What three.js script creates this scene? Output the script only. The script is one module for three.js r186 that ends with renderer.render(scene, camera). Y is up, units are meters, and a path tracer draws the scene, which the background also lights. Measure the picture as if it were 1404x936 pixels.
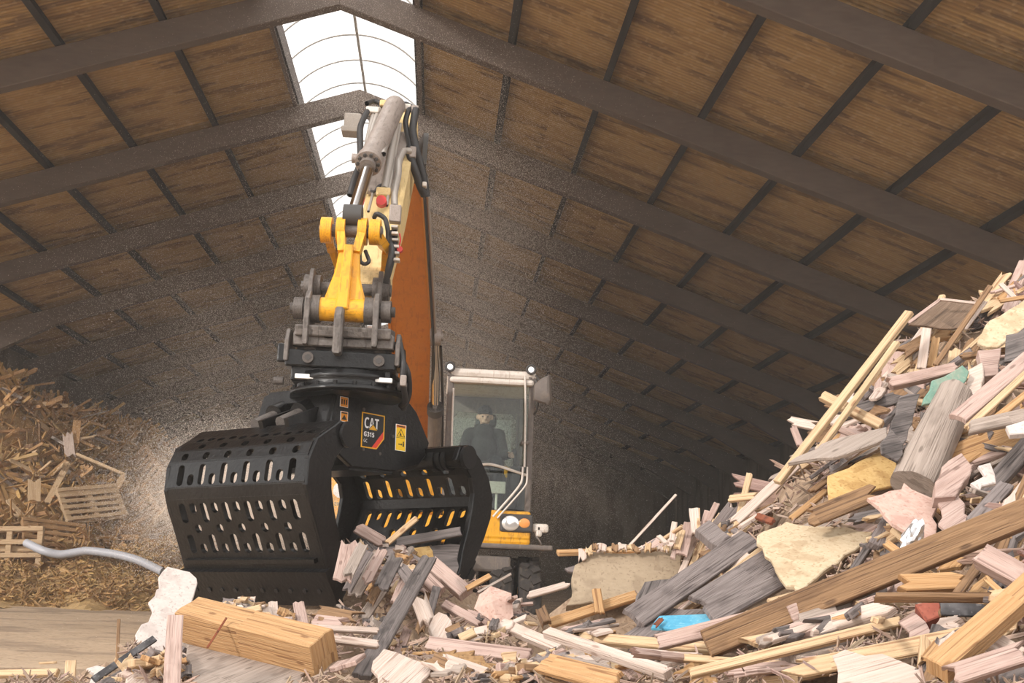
import * as THREE from 'three';
import { mergeGeometries, toCreasedNormals } from 'three/addons/utils/BufferGeometryUtils.js';
import { RoundedBoxGeometry } from 'three/addons/geometries/RoundedBoxGeometry.js';
import { MarchingCubes } from 'three/addons/objects/MarchingCubes.js';

// ---------------------------------------------------------------- camera, sky, sun, exposure
const scene = new THREE.Scene();
const W = 1404, H = 936, FOCAL = 1700;
const camera = new THREE.PerspectiveCamera(2 * Math.atan(H / 2 / FOCAL) * 180 / Math.PI, W / H, 0.05, 400);
camera.rotation.order = 'YXZ';
camera.position.set(0, 1.0, 0);
camera.rotation.set(0.1794, -0.0539, 0.0433);
camera.updateMatrixWorld(true);

scene.background = new THREE.Color(1.0, 0.98, 0.96);
scene.backgroundIntensity = 1.35;
const sun = new THREE.DirectionalLight(new THREE.Color(1.0, 0.93, 0.87), 2.1);
sun.position.set(-42, 24, 27.4);
sun.target.position.set(0, 0, -8);
sun.shadow.radius = 12;
sun.castShadow = true;
sun.shadow.camera.left = -30; sun.shadow.camera.right = 30; sun.shadow.camera.top = 30; sun.shadow.camera.bottom = -30;
sun.shadow.camera.near = 1; sun.shadow.camera.far = 140; sun.shadow.mapSize.set(4096, 4096);
scene.add(sun, sun.target);
scene.fog = new THREE.FogExp2(new THREE.Color(1.0, 0.93, 0.86), 0.0025);

const renderer = new THREE.WebGLRenderer({ antialias: true });
renderer.toneMapping = THREE.LinearToneMapping;
renderer.toneMappingExposure = 1.48;
renderer.shadowMap.enabled = true;

// ---------------------------------------------------------------- helpers
const V3 = (x, y, z) => new THREE.Vector3(x, y, z);
const PI = Math.PI;
function rng(seed) { let s = seed | 0; return () => { s = (s + 0x6d2b79f5) | 0; let t = Math.imul(s ^ (s >>> 15), 1 | s); t = (t + Math.imul(t ^ (t >>> 7), 61 | t)) ^ t; return ((t ^ (t >>> 14)) >>> 0) / 4294967296; }; }
const camQ = camera.quaternion.clone(), camP = camera.position.clone();
// direction in which a photograph pixel looks; at() goes along it until the point lies d metres into the hall
function look(px, py) { return V3((px - W / 2) / FOCAL, -(py - H / 2) / FOCAL, -1).applyQuaternion(camQ); }
function at(px, py, d) { const v = look(px, py); return camP.clone().addScaledVector(v, d / -v.z); }
function onPlane(px, py, p0, n) { const v = look(px, py); return camP.clone().addScaledVector(v, p0.clone().sub(camP).dot(n) / v.dot(n)); }

const taken = new Map();
function numbered(name) { const n = taken.get(name) ?? 0; taken.set(name, n + 1); return n ? name + '_' + String(n).padStart(3, '0') : name; }
function tag(o, label, category, group, kind) {
  if (label) o.userData.label = label;
  if (category) o.userData.category = category;
  if (group) o.userData.group = group;
  if (kind) o.userData.kind = kind;
  return o;
}
function mesh(name, geo, mat, parent) {
  const o = new THREE.Mesh(geo, mat); o.castShadow = true; o.receiveShadow = true;
  o.name = parent ? name : numbered(name);
  (parent ?? scene).add(o);
  return o;
}
function group(name, parent) { const o = new THREE.Group(); o.name = parent ? name : numbered(name); (parent ?? scene).add(o); return o; }
const bx = (w, h, d, x = 0, y = 0, z = 0) => new THREE.BoxGeometry(w, h, d).translate(x, y, z);
const rb = (w, h, d, r, x = 0, y = 0, z = 0) => new RoundedBoxGeometry(w, h, d, 1, Math.min(r, w / 2.01, h / 2.01, d / 2.01)).translate(x, y, z);
function flat(g) { const o = g.index ? g.toNonIndexed() : g; for (const k of Object.keys(o.attributes)) if (!['position', 'normal', 'uv'].includes(k)) o.deleteAttribute(k); if (!o.attributes.uv) o.setAttribute('uv', new THREE.BufferAttribute(new Float32Array(o.attributes.position.count * 2), 2)); return o; }
const merge = (...gs) => mergeGeometries(gs.flat().map(flat));
// a cylinder between two points
function rod(a, b, r0, r1 = r0, seg = 16) {
  const d = b.clone().sub(a), g = new THREE.CylinderGeometry(r1, r0, d.length(), seg);
  g.applyQuaternion(new THREE.Quaternion().setFromUnitVectors(V3(0, 1, 0), d.clone().normalize()));
  const m = a.clone().add(b).multiplyScalar(0.5);
  return g.translate(m.x, m.y, m.z);
}
function tube(pts, r, seg = 24, radial = 8) { return new THREE.TubeGeometry(new THREE.CatmullRomCurve3(pts, false, 'catmullrom', 0.35), seg, r, radial, false); }
// a bar of rectangular section between two points; up gives the direction of its height h
function bar(a, b, w, h, up = V3(0, 1, 0)) {
  const z = b.clone().sub(a), L = z.length(); z.normalize();
  const x = up.clone().cross(z).normalize(), y = z.clone().cross(x);
  const m = new THREE.Matrix4().makeBasis(x, y, z).setPosition(a.clone().add(b).multiplyScalar(0.5));
  return new THREE.BoxGeometry(w, h, L).applyMatrix4(m);
}
// extrude a 2D outline (list of [x, y]) by depth, with holes
function extr(pts, depth, bevel = 0, holes = []) {
  const s = new THREE.Shape(pts.map(([x, y]) => new THREE.Vector2(x, y)));
  for (const h of holes) s.holes.push(new THREE.Path(h.map(([x, y]) => new THREE.Vector2(x, y))));
  return new THREE.ExtrudeGeometry(s, { depth: depth - 2 * bevel, bevelEnabled: bevel > 0, bevelSize: bevel, bevelThickness: bevel, bevelOffset: -bevel, bevelSegments: 1, curveSegments: 6 }).translate(0, 0, bevel);
}
// box-projected uv in metres, shifted by (ou, ov)
function boxUV(g, ou = 0, ov = 0) {
  const o = g.index ? g.toNonIndexed() : g, p = o.attributes.position; o.computeVertexNormals();
  const n = o.attributes.normal, uv = new Float32Array(p.count * 2);
  for (let i = 0; i < p.count; i++) {
    const ax = Math.abs(n.getX(i)), ay = Math.abs(n.getY(i)), az = Math.abs(n.getZ(i));
    const [u, v] = az >= ax && az >= ay ? [p.getX(i), p.getY(i)] : ay >= ax ? [p.getX(i), p.getZ(i)] : [p.getZ(i), p.getY(i)];
    uv[2 * i] = u + ou; uv[2 * i + 1] = v + ov;
  }
  o.setAttribute('uv', new THREE.BufferAttribute(uv, 2));
  return o;
}

// ---------------------------------------------------------------- textures
function noiseTile(n, seed) { // n x n lattice of values, bilinear with smoothing, repeats
  const r = rng(seed), a = new Float32Array(n * n); for (let i = 0; i < a.length; i++) a[i] = r();
  return (x, y) => {
    x = ((x % n) + n) % n; y = ((y % n) + n) % n;
    const i = Math.floor(x), j = Math.floor(y), i1 = (i + 1) % n, j1 = (j + 1) % n;
    let f = x - i, g = y - j; f = f * f * (3 - 2 * f); g = g * g * (3 - 2 * g);
    return (a[j * n + i] * (1 - f) + a[j * n + i1] * f) * (1 - g) + (a[j1 * n + i] * (1 - f) + a[j1 * n + i1] * f) * g;
  };
}
function tex(w, h, fn, { srgb = true, size = [1, 1] } = {}) {
  const data = new Uint8Array(w * h * 4);
  for (let y = 0; y < h; y++) for (let x = 0; x < w; x++) {
    const c = fn(x / w, y / h), i = (y * w + x) * 4;
    data[i] = Math.max(0, Math.min(255, c[0])); data[i + 1] = Math.max(0, Math.min(255, c[1])); data[i + 2] = Math.max(0, Math.min(255, c[2])); data[i + 3] = 255;
  }
  const t = new THREE.DataTexture(data, w, h, THREE.RGBAFormat);
  t.wrapS = t.wrapT = THREE.RepeatWrapping; t.magFilter = THREE.LinearFilter; t.minFilter = THREE.LinearMipmapLinearFilter; t.generateMipmaps = true;
  if (srgb) t.colorSpace = THREE.SRGBColorSpace;
  t.repeat.set(1 / size[0], 1 / size[1]); t.needsUpdate = true;
  return t;
}
const mix = (a, b, t) => a.map((v, i) => v + (b[i] - v) * t);
const clamp01 = (x) => Math.max(0, Math.min(1, x));
const smooth = (a, b, x) => { const t = clamp01((x - a) / (b - a)); return t * t * (3 - 2 * t); };
const nA = noiseTile(64, 11), nB = noiseTile(64, 23), nC = noiseTile(64, 37), nD = noiseTile(64, 51);
const fbm = (x, y, f = nA) => 0.5 * f(x, y) + 0.27 * f(x * 2, y * 2) + 0.15 * f(x * 4, y * 4) + 0.08 * f(x * 8, y * 8);
const std = (o) => new THREE.MeshStandardMaterial(o);
// ---------------------------------------------------------------- the hall
const RX = -2.0555, RY = 1 + 9.548, SLOPE = 0.3419, P1 = 2.8965, PD = 1.615, Z1 = -19.4185, BAY = 5;
const zOf = (j) => Z1 - (j - 1) * BAY, roofY = (x) => RY - SLOPE * Math.abs(x - RX);
const ang = Math.atan(SLOPE), HALF = P1 + 7 * PD, HALFL = P1 + 5 * PD, half = (s) => (s < 0 ? HALFL : HALF), FIRST = -1, LAST = 10;
const zFront = zOf(FIRST), zBack = zOf(LAST);

// sheet of the roof lining: straw-brown boards with streaks that run down the slope and old water stains
const sheetTex = tex(1024, 1024, (u, v) => {
  const streak = fbm(u * 44, v * 4, nB), fine = nC(u * 448 % 64, v * 32), blot = fbm(u * 12, v * 5, nD), stain = smooth(0.55, 0.72, fbm(u * 26 + 9, v * 6 + 3, nA));
  let c = mix([170, 137, 88], [208, 177, 124], streak * 0.75 + fine * 0.25);
  c = mix(c, [138, 107, 69], 0.45 * smooth(0.42, 0.68, blot)); c = mix(c, [104, 82, 60], 0.6 * stain);
  const flake = smooth(0.70, 0.76, nC(u * 64, v * 64)); c = mix(c, [210, 184, 144], 0.4 * flake);
  const rib = 0.95 + 0.05 * Math.cos(u * 2 * PI * 50); return c.map((x) => x * rib);
}, { size: [5, 5] });
const sheetBump = tex(512, 256, (u, v) => { const h = 128 + 90 * Math.cos(u * 2 * PI * 50) + 30 * (nC(u * 64, v * 64) - 0.5); return [h, h, h]; }, { srgb: false, size: [5, 5] });
const sheetMat = std({ map: sheetTex, bumpMap: sheetBump, bumpScale: 0.012, roughness: 0.95 });
const steelTex = tex(512, 256, (u, v) => { const n = fbm(u * 8, v * 8), m = nC(u * 32, v * 64); return mix([94, 83, 76], [117, 105, 97], n * 0.7 + m * 0.3); }, { size: [4, 2] });
const frameMat = std({ map: steelTex, roughness: 0.85 });
const purlinMat = std({ color: new THREE.Color(0.03, 0.027, 0.024), roughness: 0.9 });
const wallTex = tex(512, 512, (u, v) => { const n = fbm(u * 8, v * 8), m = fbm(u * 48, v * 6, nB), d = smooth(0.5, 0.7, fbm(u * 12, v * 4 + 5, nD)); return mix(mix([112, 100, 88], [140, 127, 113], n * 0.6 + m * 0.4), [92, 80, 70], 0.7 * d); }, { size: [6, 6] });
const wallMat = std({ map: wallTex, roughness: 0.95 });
const floorTex = tex(1024, 1024, (u, v) => {
  const n = fbm(u * 8, v * 8), s = fbm(u * 8, v * 60, nB), g = nC(u * 512 % 64, v * 512 % 64), d = smooth(0.5, 0.68, fbm(u * 12 + 4, v * 20, nD));
  let c = mix([168, 144, 118], [208, 184, 156], n * 0.5 + s * 0.35 + g * 0.15); c = mix(c, [142, 122, 102], 0.6 * d);
  return mix(c, [120, 100, 80], 0.5 * smooth(0.8, 0.9, nD(u * 256 % 64, v * 256 % 64)));
}, { size: [9, 9] });
const floorBump = tex(512, 512, (u, v) => { const h = 255 * fbm(u * 32, v * 64, nB); return [h, h, h]; }, { srgb: false, size: [6, 6] });
const floorMat = std({ map: floorTex, bumpMap: floorBump, bumpScale: 0.02, roughness: 0.95 });

{ // floor of the hall and the yard before it
  const g = new THREE.BoxGeometry(120, 0.3, 140).translate(0, -0.15, -30);
  const f = mesh('floor', boxUV(g), floorMat); tag(f, 'dusty tan concrete floor of the hall and yard', 'floor', null, 'structure');
}
{ // roof: lining sheets between the purlins, each a piece of its own
  const roof = group('ceiling'); tag(roof, 'brown stained roof lining in sheets between dark purlins', 'ceiling', null, 'structure');
  const r = rng(7), variants = [];
  const L = PD / Math.cos(ang);
  for (let k = 0; k < 10; k++) {
    const g = new THREE.BoxGeometry(L - 0.03, 0.05, BAY - 0.06, 1, 1, 1), uv = g.attributes.uv, p = g.attributes.position, ou = r() * 5, ov = r() * 5;
    for (let i = 0; i < uv.count; i++) uv.setXY(i, p.getZ(i) + ou, p.getX(i) + ov);
    variants.push(g);
  }
  const pg = new THREE.BoxGeometry(0.11, 0.17, BAY - 0.02);
  for (const s of [-1, 1]) for (let j = FIRST; j < LAST; j++) {
    const zc = (zOf(j) + zOf(j + 1)) / 2;
    for (let k = 0; k <= (s < 0 ? 6 : 8); k++) { // purlins
      const x = RX + s * (P1 + (k - 1) * PD);
      const o = mesh('purlin', pg, purlinMat, roof); o.position.set(x, roofY(x) + 0.085, zc); o.rotation.z = -s * ang;
    }
    for (let k = 0; k < (s < 0 ? 6 : 8); k++) { // sheets
      const x = RX + s * (P1 + (k - 0.5) * PD);
      const o = mesh('roof_sheet', variants[Math.floor(r() * 10)], sheetMat, roof); o.position.set(x, roofY(x) + 0.2, zc); o.rotation.z = -s * ang;
      o.position.y += (r() - 0.5) * 0.02;
    }
  }
  // outer roof cladding over the sheets, so that daylight enters only at the ridge
  for (const s of [-1, 1]) {
    const x0 = RX + s * (P1 - PD + 0.05), x1 = RX + s * (half(s) + 0.4);
    const o = mesh('roof_cladding', bar(V3((x0 + x1) / 2, roofY((x0 + x1) / 2) + 0.29, zFront + 0.2), V3((x0 + x1) / 2, roofY((x0 + x1) / 2) + 0.29, zBack - 0.2), Math.abs(x1 - x0) / Math.cos(ang), 0.06, V3(s * Math.sin(ang), Math.cos(ang), 0)), wallMat, roof);
    // upstand that carries the rooflight
    mesh('rooflight_kerb', bar(V3(RX + s * (P1 - PD), roofY(x0) + 0.24, zFront), V3(RX + s * (P1 - PD), roofY(x0) + 0.24, zBack), 0.08, 0.5), frameMat, roof);
  }
}
// portal frames: two rafters, a haunch at each eave and a column on each side
for (let j = FIRST; j <= LAST; j++) {
  const z = zOf(j), g = group('portal_frame'); tag(g, 'grey concrete portal frame spanning the hall under the roof', 'beam', 'portal frames of the hall', 'structure');
  g.position.set(RX, 0, z);
  const hd = 0.47, t = 0.24;
  for (const s of [-1, 1]) {
    const top = [0, RY], end = [s * (half(s) + 0.2), RY - SLOPE * (half(s) + 0.2)], v = hd / Math.cos(ang);
    const outline = [[0, RY], [end[0], end[1]], [end[0], end[1] - v - 0.5], [end[0] - s * 2.4, RY - SLOPE * (half(s) - 2.2) - v], [0, RY - v]];
    if (s > 0) outline.reverse();
    const e = extr(outline, t, 0.012).translate(0, 0, -t); boxUV(e, j * 1.7, s);
    mesh('rafter', e, frameMat, g);
    const c = rb(0.35, end[1] - v - 0.4, t, 0.012, end[0] - s * 0.17, (end[1] - v - 0.4) / 2, -t / 2); boxUV(c, j);
    mesh('column', c, frameMat, g);
  }
}
// barrel rooflight along the ridge: translucent curved panes between thin bars
const skyPane = new THREE.MeshPhysicalMaterial({ color: 0xffffff, transmission: 1, roughness: 0.75, thickness: 0, ior: 1.3, side: THREE.DoubleSide });
const glazingMat = std({ color: new THREE.Color(0.5, 0.48, 0.45), roughness: 0.6 });
{
  const hw = P1 - PD, baseY = roofY(RX + hw) + 0.46, rise = 0.62, R = (hw * hw + rise * rise) / (2 * rise), half = Math.asin(hw / R), N = 4;
  const arc = (z) => Array.from({ length: 13 }, (_, i) => { const a = -half + 2 * half * i / 12; return V3(R * Math.sin(a), baseY + rise - R + R * Math.cos(a), z); });
  const L = BAY / N, pg = new THREE.CylinderGeometry(R, R, L - 0.05, 24, 1, true, PI - half, 2 * half).rotateX(PI / 2).translate(0, baseY + rise - R, 0);
  const barG = tube(arc(0), 0.022, 20, 6);
  for (let j = FIRST; j < LAST; j++) {
    const g = group('window_' + (j - FIRST + 1)); tag(g, 'curved translucent rooflight bay at the ridge between two frames', 'rooflight', 'rooflight bays along the ridge', 'structure');
    g.position.set(RX, 0, zOf(j));
    for (let k = 0; k < N; k++) {
      const p = mesh('pane', pg, skyPane, g); p.position.z = -(k + 0.5) * L; p.castShadow = false;
      const b = mesh('glazing_bar', barG, glazingMat, g); b.position.z = -k * L;
    }
    mesh('ridge_bar', bx(0.05, 0.06, BAY - 0.02, 0, baseY + rise - 0.06, -BAY / 2), glazingMat, g);
  }
}
// walls: right side and far end closed; the side beside the distant pile stands open between its columns up to the far bays
{
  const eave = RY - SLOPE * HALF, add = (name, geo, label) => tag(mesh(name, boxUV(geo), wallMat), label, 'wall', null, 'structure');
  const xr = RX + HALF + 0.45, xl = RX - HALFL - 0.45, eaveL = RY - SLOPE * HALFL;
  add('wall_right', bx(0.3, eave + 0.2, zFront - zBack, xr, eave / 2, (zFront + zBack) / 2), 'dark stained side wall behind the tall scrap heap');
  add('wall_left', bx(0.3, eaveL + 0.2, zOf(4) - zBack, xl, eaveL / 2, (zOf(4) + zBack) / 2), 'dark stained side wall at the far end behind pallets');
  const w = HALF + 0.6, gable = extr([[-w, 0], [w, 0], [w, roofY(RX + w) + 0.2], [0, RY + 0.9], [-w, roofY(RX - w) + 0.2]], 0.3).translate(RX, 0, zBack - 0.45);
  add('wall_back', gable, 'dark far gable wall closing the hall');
}

{ // white lamp housing hung under the ridge
  const p = at(484, 168, 24.2), l = group('hall_lamp'); l.position.copy(p); tag(l, 'cream box lamp hung from the ridge of a portal frame', 'lamp');
  const cream = std({ color: new THREE.Color(0.62, 0.56, 0.5), roughness: 0.6 });
  mesh('housing', rb(0.34, 0.3, 0.34, 0.03), cream, l); mesh('shade', rb(0.42, 0.12, 0.42, 0.02, 0, -0.2, 0), cream, l); mesh('hanger', rb(0.05, 0.3, 0.05, 0.01, 0, 0.28, 0), frameMat, l);
}
// ---------------------------------------------------------------- paints and metals
const scuff = (a, b, c, seed) => tex(512, 512, (u, v) => {
  const n = fbm(u * 16 + seed, v * 16), f = nC(u * 64, v * 64), s = smooth(0.62, 0.74, fbm(u * 40 + seed, v * 8, nB)), d = smooth(0.56, 0.72, fbm(u * 10, v * 10 + seed, nD));
  return mix(mix(mix(a, b, n * 0.7 + f * 0.3), c, 0.45 * s), c, 0.28 * d);
}, { size: [0.8, 0.8] });
const blackTex = scuff([8, 8, 9], [15, 14, 15], [40, 37, 36], 3);
const blackBump = tex(256, 256, (u, v) => { const h = 255 * fbm(u * 32, v * 32, nB); return [h, h, h]; }, { srgb: false, size: [0.5, 0.5] });
const blackMat = new THREE.MeshPhysicalMaterial({ map: blackTex, bumpMap: blackBump, bumpScale: 0.002, roughness: 0.31, specularIntensity: 0.72 });
const wornMat = std({ map: scuff([88, 82, 78], [126, 118, 112], [58, 52, 48], 7), bumpMap: blackBump, bumpScale: 0.003, roughness: 0.5, metalness: 0.35 });
const yellowTex = scuff([214, 150, 24], [232, 170, 38], [150, 104, 40], 12);
const yellowMat = std({ map: yellowTex, roughness: 0.42 });
const shadedYellowMat = std({ map: scuff([184, 106, 18], [198, 120, 24], [158, 90, 22], 17), roughness: 0.5 });  // yellow paint with the shade of the boom's underside mixed into the colour
const creamMat = std({ map: scuff([206, 178, 122], [224, 198, 146], [150, 120, 80], 21), roughness: 0.6 });
const chromeMat = std({ color: new THREE.Color(0.72, 0.7, 0.68), metalness: 1, roughness: 0.16 });
const greyPaint = std({ map: scuff([138, 126, 118], [166, 154, 146], [98, 88, 82], 25), roughness: 0.5, metalness: 0.2 });
const hoseMat = std({ color: new THREE.Color(0.025, 0.023, 0.023), roughness: 0.55 });
const pipeMat = std({ color: new THREE.Color(0.42, 0.38, 0.34), roughness: 0.4, metalness: 0.4 });
const redMat = std({ color: new THREE.Color(0.55, 0.03, 0.025), roughness: 0.5 });
const litEdgeWhite = std({ color: new THREE.Color(0.78, 0.76, 0.73), roughness: 0.5 });

function canvasTex(w, h, draw) {
  const c = document.createElement('canvas'); c.width = w; c.height = h; draw(c.getContext('2d'), w, h);
  const t = new THREE.CanvasTexture(c); t.colorSpace = THREE.SRGBColorSpace; return t;
}
// ---------------------------------------------------------------- the sorting grapple
{
  const a = 52 * PI / 180, tl = 2 * PI / 180;
  const U = V3(Math.sin(a) * Math.cos(tl), Math.sin(tl), Math.cos(a) * Math.cos(tl)), Wd = V3(-Math.cos(a), 0, Math.sin(a)), Y = Wd.clone().cross(U).normalize();
  const WS = 1.18, near = at(464, 824, 7.4), O = near.clone().addScaledVector(U, -WS / 2);
  const g = group('sorting_grapple'); tag(g, 'black two-shell sorting grapple with slotted jaws gripping scrap wood', 'grapple');
  g.matrixAutoUpdate = true; g.position.copy(O); g.quaternion.setFromRotationMatrix(new THREE.Matrix4().makeBasis(U, Y, Wd));
  // (w, y) in the grapple's own axes of a photograph pixel that lies on the plane x = u
  const loc = (px, py, u) => { const q = onPlane(px, py, O.clone().addScaledVector(U, u), U).sub(O); return [q.dot(Wd), q.dot(Y)]; };
  const e = WS / 2;
  const Lout = [[464, 576], [456, 583], [432, 600], [420, 629], [417, 664], [422, 691], [430, 718], [439, 752], [446, 780], [464, 826]].map(([x, y]) => loc(x, y, e));
  const Lin = [[481, 588], [478, 602], [459, 626], [452, 643], [452, 670], [456, 701], [463, 739], [469, 780], [472, 812]].map(([x, y]) => loc(x, y, e));
  const Rout = [[628, 612], [642, 611], [656, 629], [668, 657], [673, 684], [670, 711], [661, 739], [651, 763], [639, 790], [624, 820]].map(([x, y]) => loc(x, y, e));
  const Rin = [[622, 630], [632, 637], [644, 655], [647, 676], [644, 698], [639, 725], [632, 752], [627, 780], [618, 806]].map(([x, y]) => loc(x, y, e));
  // points along an outline at given heights
  const curve = (pts) => { const c = new THREE.CatmullRomCurve3(pts.map(([w, y]) => V3(w, y, 0)), false, 'catmullrom', 0.4), n = 240, s = c.getPoints(n); return (f) => { let L = 0; const ds = [0]; for (let i = 1; i <= n; i++) { L += s[i].distanceTo(s[i - 1]); ds.push(L); } const t = f * L; let i = 1; while (i < n && ds[i] < t) i++; const k = (t - ds[i - 1]) / (ds[i] - ds[i - 1] || 1); return [s[i - 1].x + (s[i].x - s[i - 1].x) * k, s[i - 1].y + (s[i].y - s[i - 1].y) * k]; }; };
  const slot = (u, s0, s1, w = 0.056) => { const r = Math.min(w / 2, (s1 - s0) / 2) * 0.8, h = w / 2, pts = []; for (const [cx, cy, q] of [[u + h - r, s1 - r, 0], [u - h + r, s1 - r, 1], [u - h + r, s0 + r, 2], [u + h - r, s0 + r, 3]]) for (let i = 0; i <= 3; i++) { const t = (q + i / 3) * PI / 2; pts.push([cx + r * Math.cos(t), cy + r * Math.sin(t)]); } return pts; };
  const tall = [-0.45, -0.26, -0.07, 0.12, 0.31, 0.5].map((x) => x - 0.02), short = [-0.545, -0.355, -0.165, 0.025, 0.215, 0.405].map((x) => x - 0.02);
  function shell(name, out, inn, side, label) {
    const s = group(name, g); if (label) s.userData.label = label;
    const at_ = curve(out);
    // facets by share of the outline's length: [from, to, slots as [columns, from, to] in shares of the facet]
    const F = [[0, 0.07, []], [0.07, 0.14, [[tall, 0.3, 0.8], [short, 0.2, 0.7]]], [0.14, 0.205, [[short, 0.25, 0.8]]], [0.205, 0.27, [[tall, 0.25, 0.85]]], [0.27, 0.40, [[tall, 0.12, 0.92], [short, 0.5, 0.92]]], [0.40, 0.46, []],
      [0.46, 0.76, [[tall, 0.06, 0.40], [short, 0.06, 0.24], [short.map((x) => x - 0.0), 0.43, 0.58], [tall, 0.60, 0.93], [short, 0.76, 0.93]]], [0.76, 0.80, []], [0.80, 1, []]];
    const T = 0.03, skin = [];
    for (const [f0, f1, rows] of F) {
      const p = at_(f0), q = at_(f1), L = Math.hypot(q[0] - p[0], q[1] - p[1]), d = V3(0, (q[1] - p[1]) / L, (q[0] - p[0]) / L);
      const n = V3(1, 0, 0).cross(d); if (n.z * side < 0 && Math.abs(n.z) > 0.2 || n.y < -0.5) n.negate();
      const holes = rows.flatMap(([cols, a0, a1]) => cols.filter((u) => Math.abs(u) < e - 0.05).map((u) => slot(u, a0 * L, a1 * L)));
      const geo = extr([[-e, -0.004], [e, -0.004], [e, L + 0.004], [-e, L + 0.004]], T, 0, holes).translate(0, 0, -T);
      const m = new THREE.Matrix4().makeBasis(V3(1, 0, 0), d, n).setPosition(0, p[1], p[0]);
      const flip = m.determinant() < 0; geo.applyMatrix4(m);
      if (flip) { const i = geo.attributes.position; for (let k = 0; k < i.count; k += 3) for (const A of Object.values(geo.attributes)) for (let c = 0; c < A.itemSize; c++) { const z = k * A.itemSize + c, y = (k + 2) * A.itemSize + c, t = A.array[z]; A.array[z] = A.array[y]; A.array[y] = t; } }
      skin.push(geo);
    }
    const plate = toCreasedNormals(boxUV(merge(skin)), 0.95); mesh('slotted_plate', plate, blackMat, s);
    // end cheeks
    for (const x of [e - 0.02, -e - 0.02]) {
      const pts = [...out, ...inn.slice().reverse()].map(([w, y]) => [-w, y]);
      const c = boxUV(extr(pts, 0.04, 0.006).rotateY(PI / 2)); mesh('cheek_plate', c, blackMat, s).position.x = x; // rotateY(90): x -> -z
    }
    // bolted cutting edge and the ledge above it
    const p = at_(0.82), q = at_(1.0), dir = V3(0, q[1] - p[1], q[0] - p[0]), n = V3(1, 0, 0).cross(dir).normalize(); if (n.z * side < 0) n.negate();
    const lip = bar(V3(0, p[1], p[0]).addScaledVector(n, 0.012), V3(0, q[1], q[0]).addScaledVector(n, 0.012), WS + 0.06, 0.05, n); const lp = mesh('cutting_edge', boxUV(lip), blackMat, s);
    const pl = at_(0.765), ql = at_(0.785); mesh('ledge', boxUV(bar(V3(0, pl[1], pl[0]), V3(0, ql[1], ql[0]), WS - 0.08, 0.06, n)), blackMat, s);
    const mid = V3(0, p[1] + (q[1] - p[1]) * 0.55, p[0] + (q[0] - p[0]) * 0.55).addScaledVector(n, 0.034), bg = new THREE.CylinderGeometry(0.017, 0.017, 0.022, 6).applyQuaternion(new THREE.Quaternion().setFromUnitVectors(V3(0, 1, 0), n));
    for (let k = 0; k < 10; k++) { const b = mesh('bolt', bg, blackMat, lp); b.position.copy(mid); b.position.x = -0.52 + k * 0.1156; }
    return s;
  }
  shell('shell', Lout, Lin, 1);
  shell('shell', Rout, Rin, -1);
  // body: two side plates, end plates with openings, top plate
  const hb = 0.31, body = group('body', g);
  const outl = [[462, 541], [475, 531], [563, 553], [572, 565], [589, 607], [585, 624], [575, 637], [543, 646], [483, 640], [462, 620], [452, 590], [454, 570]].map(([x, y]) => loc(x, y, hb));
  const ws = outl.map((p) => p[0]), wc = (Math.max(...ws) + Math.min(...ws)) / 2;
  for (const x of [hb - 0.045, -hb]) mesh('side_plate', boxUV(extr(outl.map(([w, y]) => [-w, y]), 0.045, 0.008).rotateY(PI / 2)), blackMat, body).position.x = x;
  const edge = (i, j) => [V3(0, outl[i][1], outl[i][0]), V3(0, outl[j][1], outl[j][0])];
  const plateBetween = (i, j, w = 2 * hb - 0.06, t = 0.035) => { const [p, q] = edge(i, j), d = q.clone().sub(p).normalize(); return boxUV(bar(p, q, w, t, V3(1, 0, 0).cross(d).normalize())); };
  for (const [i, j] of [[1, 2], [2, 3], [3, 4]]) mesh('cover_plate', plateBetween(i, j), blackMat, body);
  mesh('belly_plate', plateBetween(7, 8), blackMat, body);
  { // end plate towards the near shell, with a rounded window in which the ram shows
    const [p, q] = edge(11, 0), d = q.clone().sub(p).normalize(), L = 0.42, base = q.clone().addScaledVector(d, 0.02);
    const geo = extr([[-hb, -L], [hb, -L], [hb, 0], [hb - 0.06, 0.03], [-hb + 0.06, 0.03], [-hb, 0]], 0.035, 0.005, [slot(0, -L + 0.04, -0.07, 0.44)]);
    const n = V3(1, 0, 0).cross(d); if (n.z < 0) n.negate();
    mesh('end_plate', boxUV(geo.applyMatrix4(new THREE.Matrix4().makeBasis(V3(1, 0, 0), d, n).setPosition(base))), blackMat, body);
    for (const x of [-0.13, 0.09]) {
      const A = V3(x, base.y - 0.02, base.z - 0.16), B = V3(x, Lout[0][1] + 0.02, Lout[0][0] - 0.02);
      const r = mesh('ram', rod(A, A.clone().lerp(B, 0.62), 0.075, 0.075, 18), blackMat, body); mesh('ram_rod', rod(A.clone().lerp(B, 0.6), B, 0.04, 0.04, 14), wornMat, r);
      mesh('lift_arm', boxUV(bar(V3(x + 0.11, base.y - 0.08, base.z - 0.1), V3(x + 0.11, Lout[0][1] - 0.01, Lout[0][0] + 0.03), 0.035, 0.09)), blackMat, body);
    }
  }
  // pivot tubes that carry the shells, with grease rings
  for (const [px, py] of [[637, 627], [474, 596]]) {
    const [w, y] = loc(px, py, e), t = group('pivot_tube', body);
    mesh('hub', rod(V3(-e, y, w), V3(e, y, w), 0.068, 0.068, 24), blackMat, t);
    for (const s of [-1, 1]) for (const [x, r, l] of [[hb + 0.02, 0.085, 0.05], [hb + 0.09, 0.08, 0.03], [hb + 0.14, 0.084, 0.025], [e + 0.015, 0.08, 0.03]]) mesh('collar', rod(V3(s * x, y, w), V3(s * (x + l), y, w), r, r, 24), blackMat, t);
  }
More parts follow.
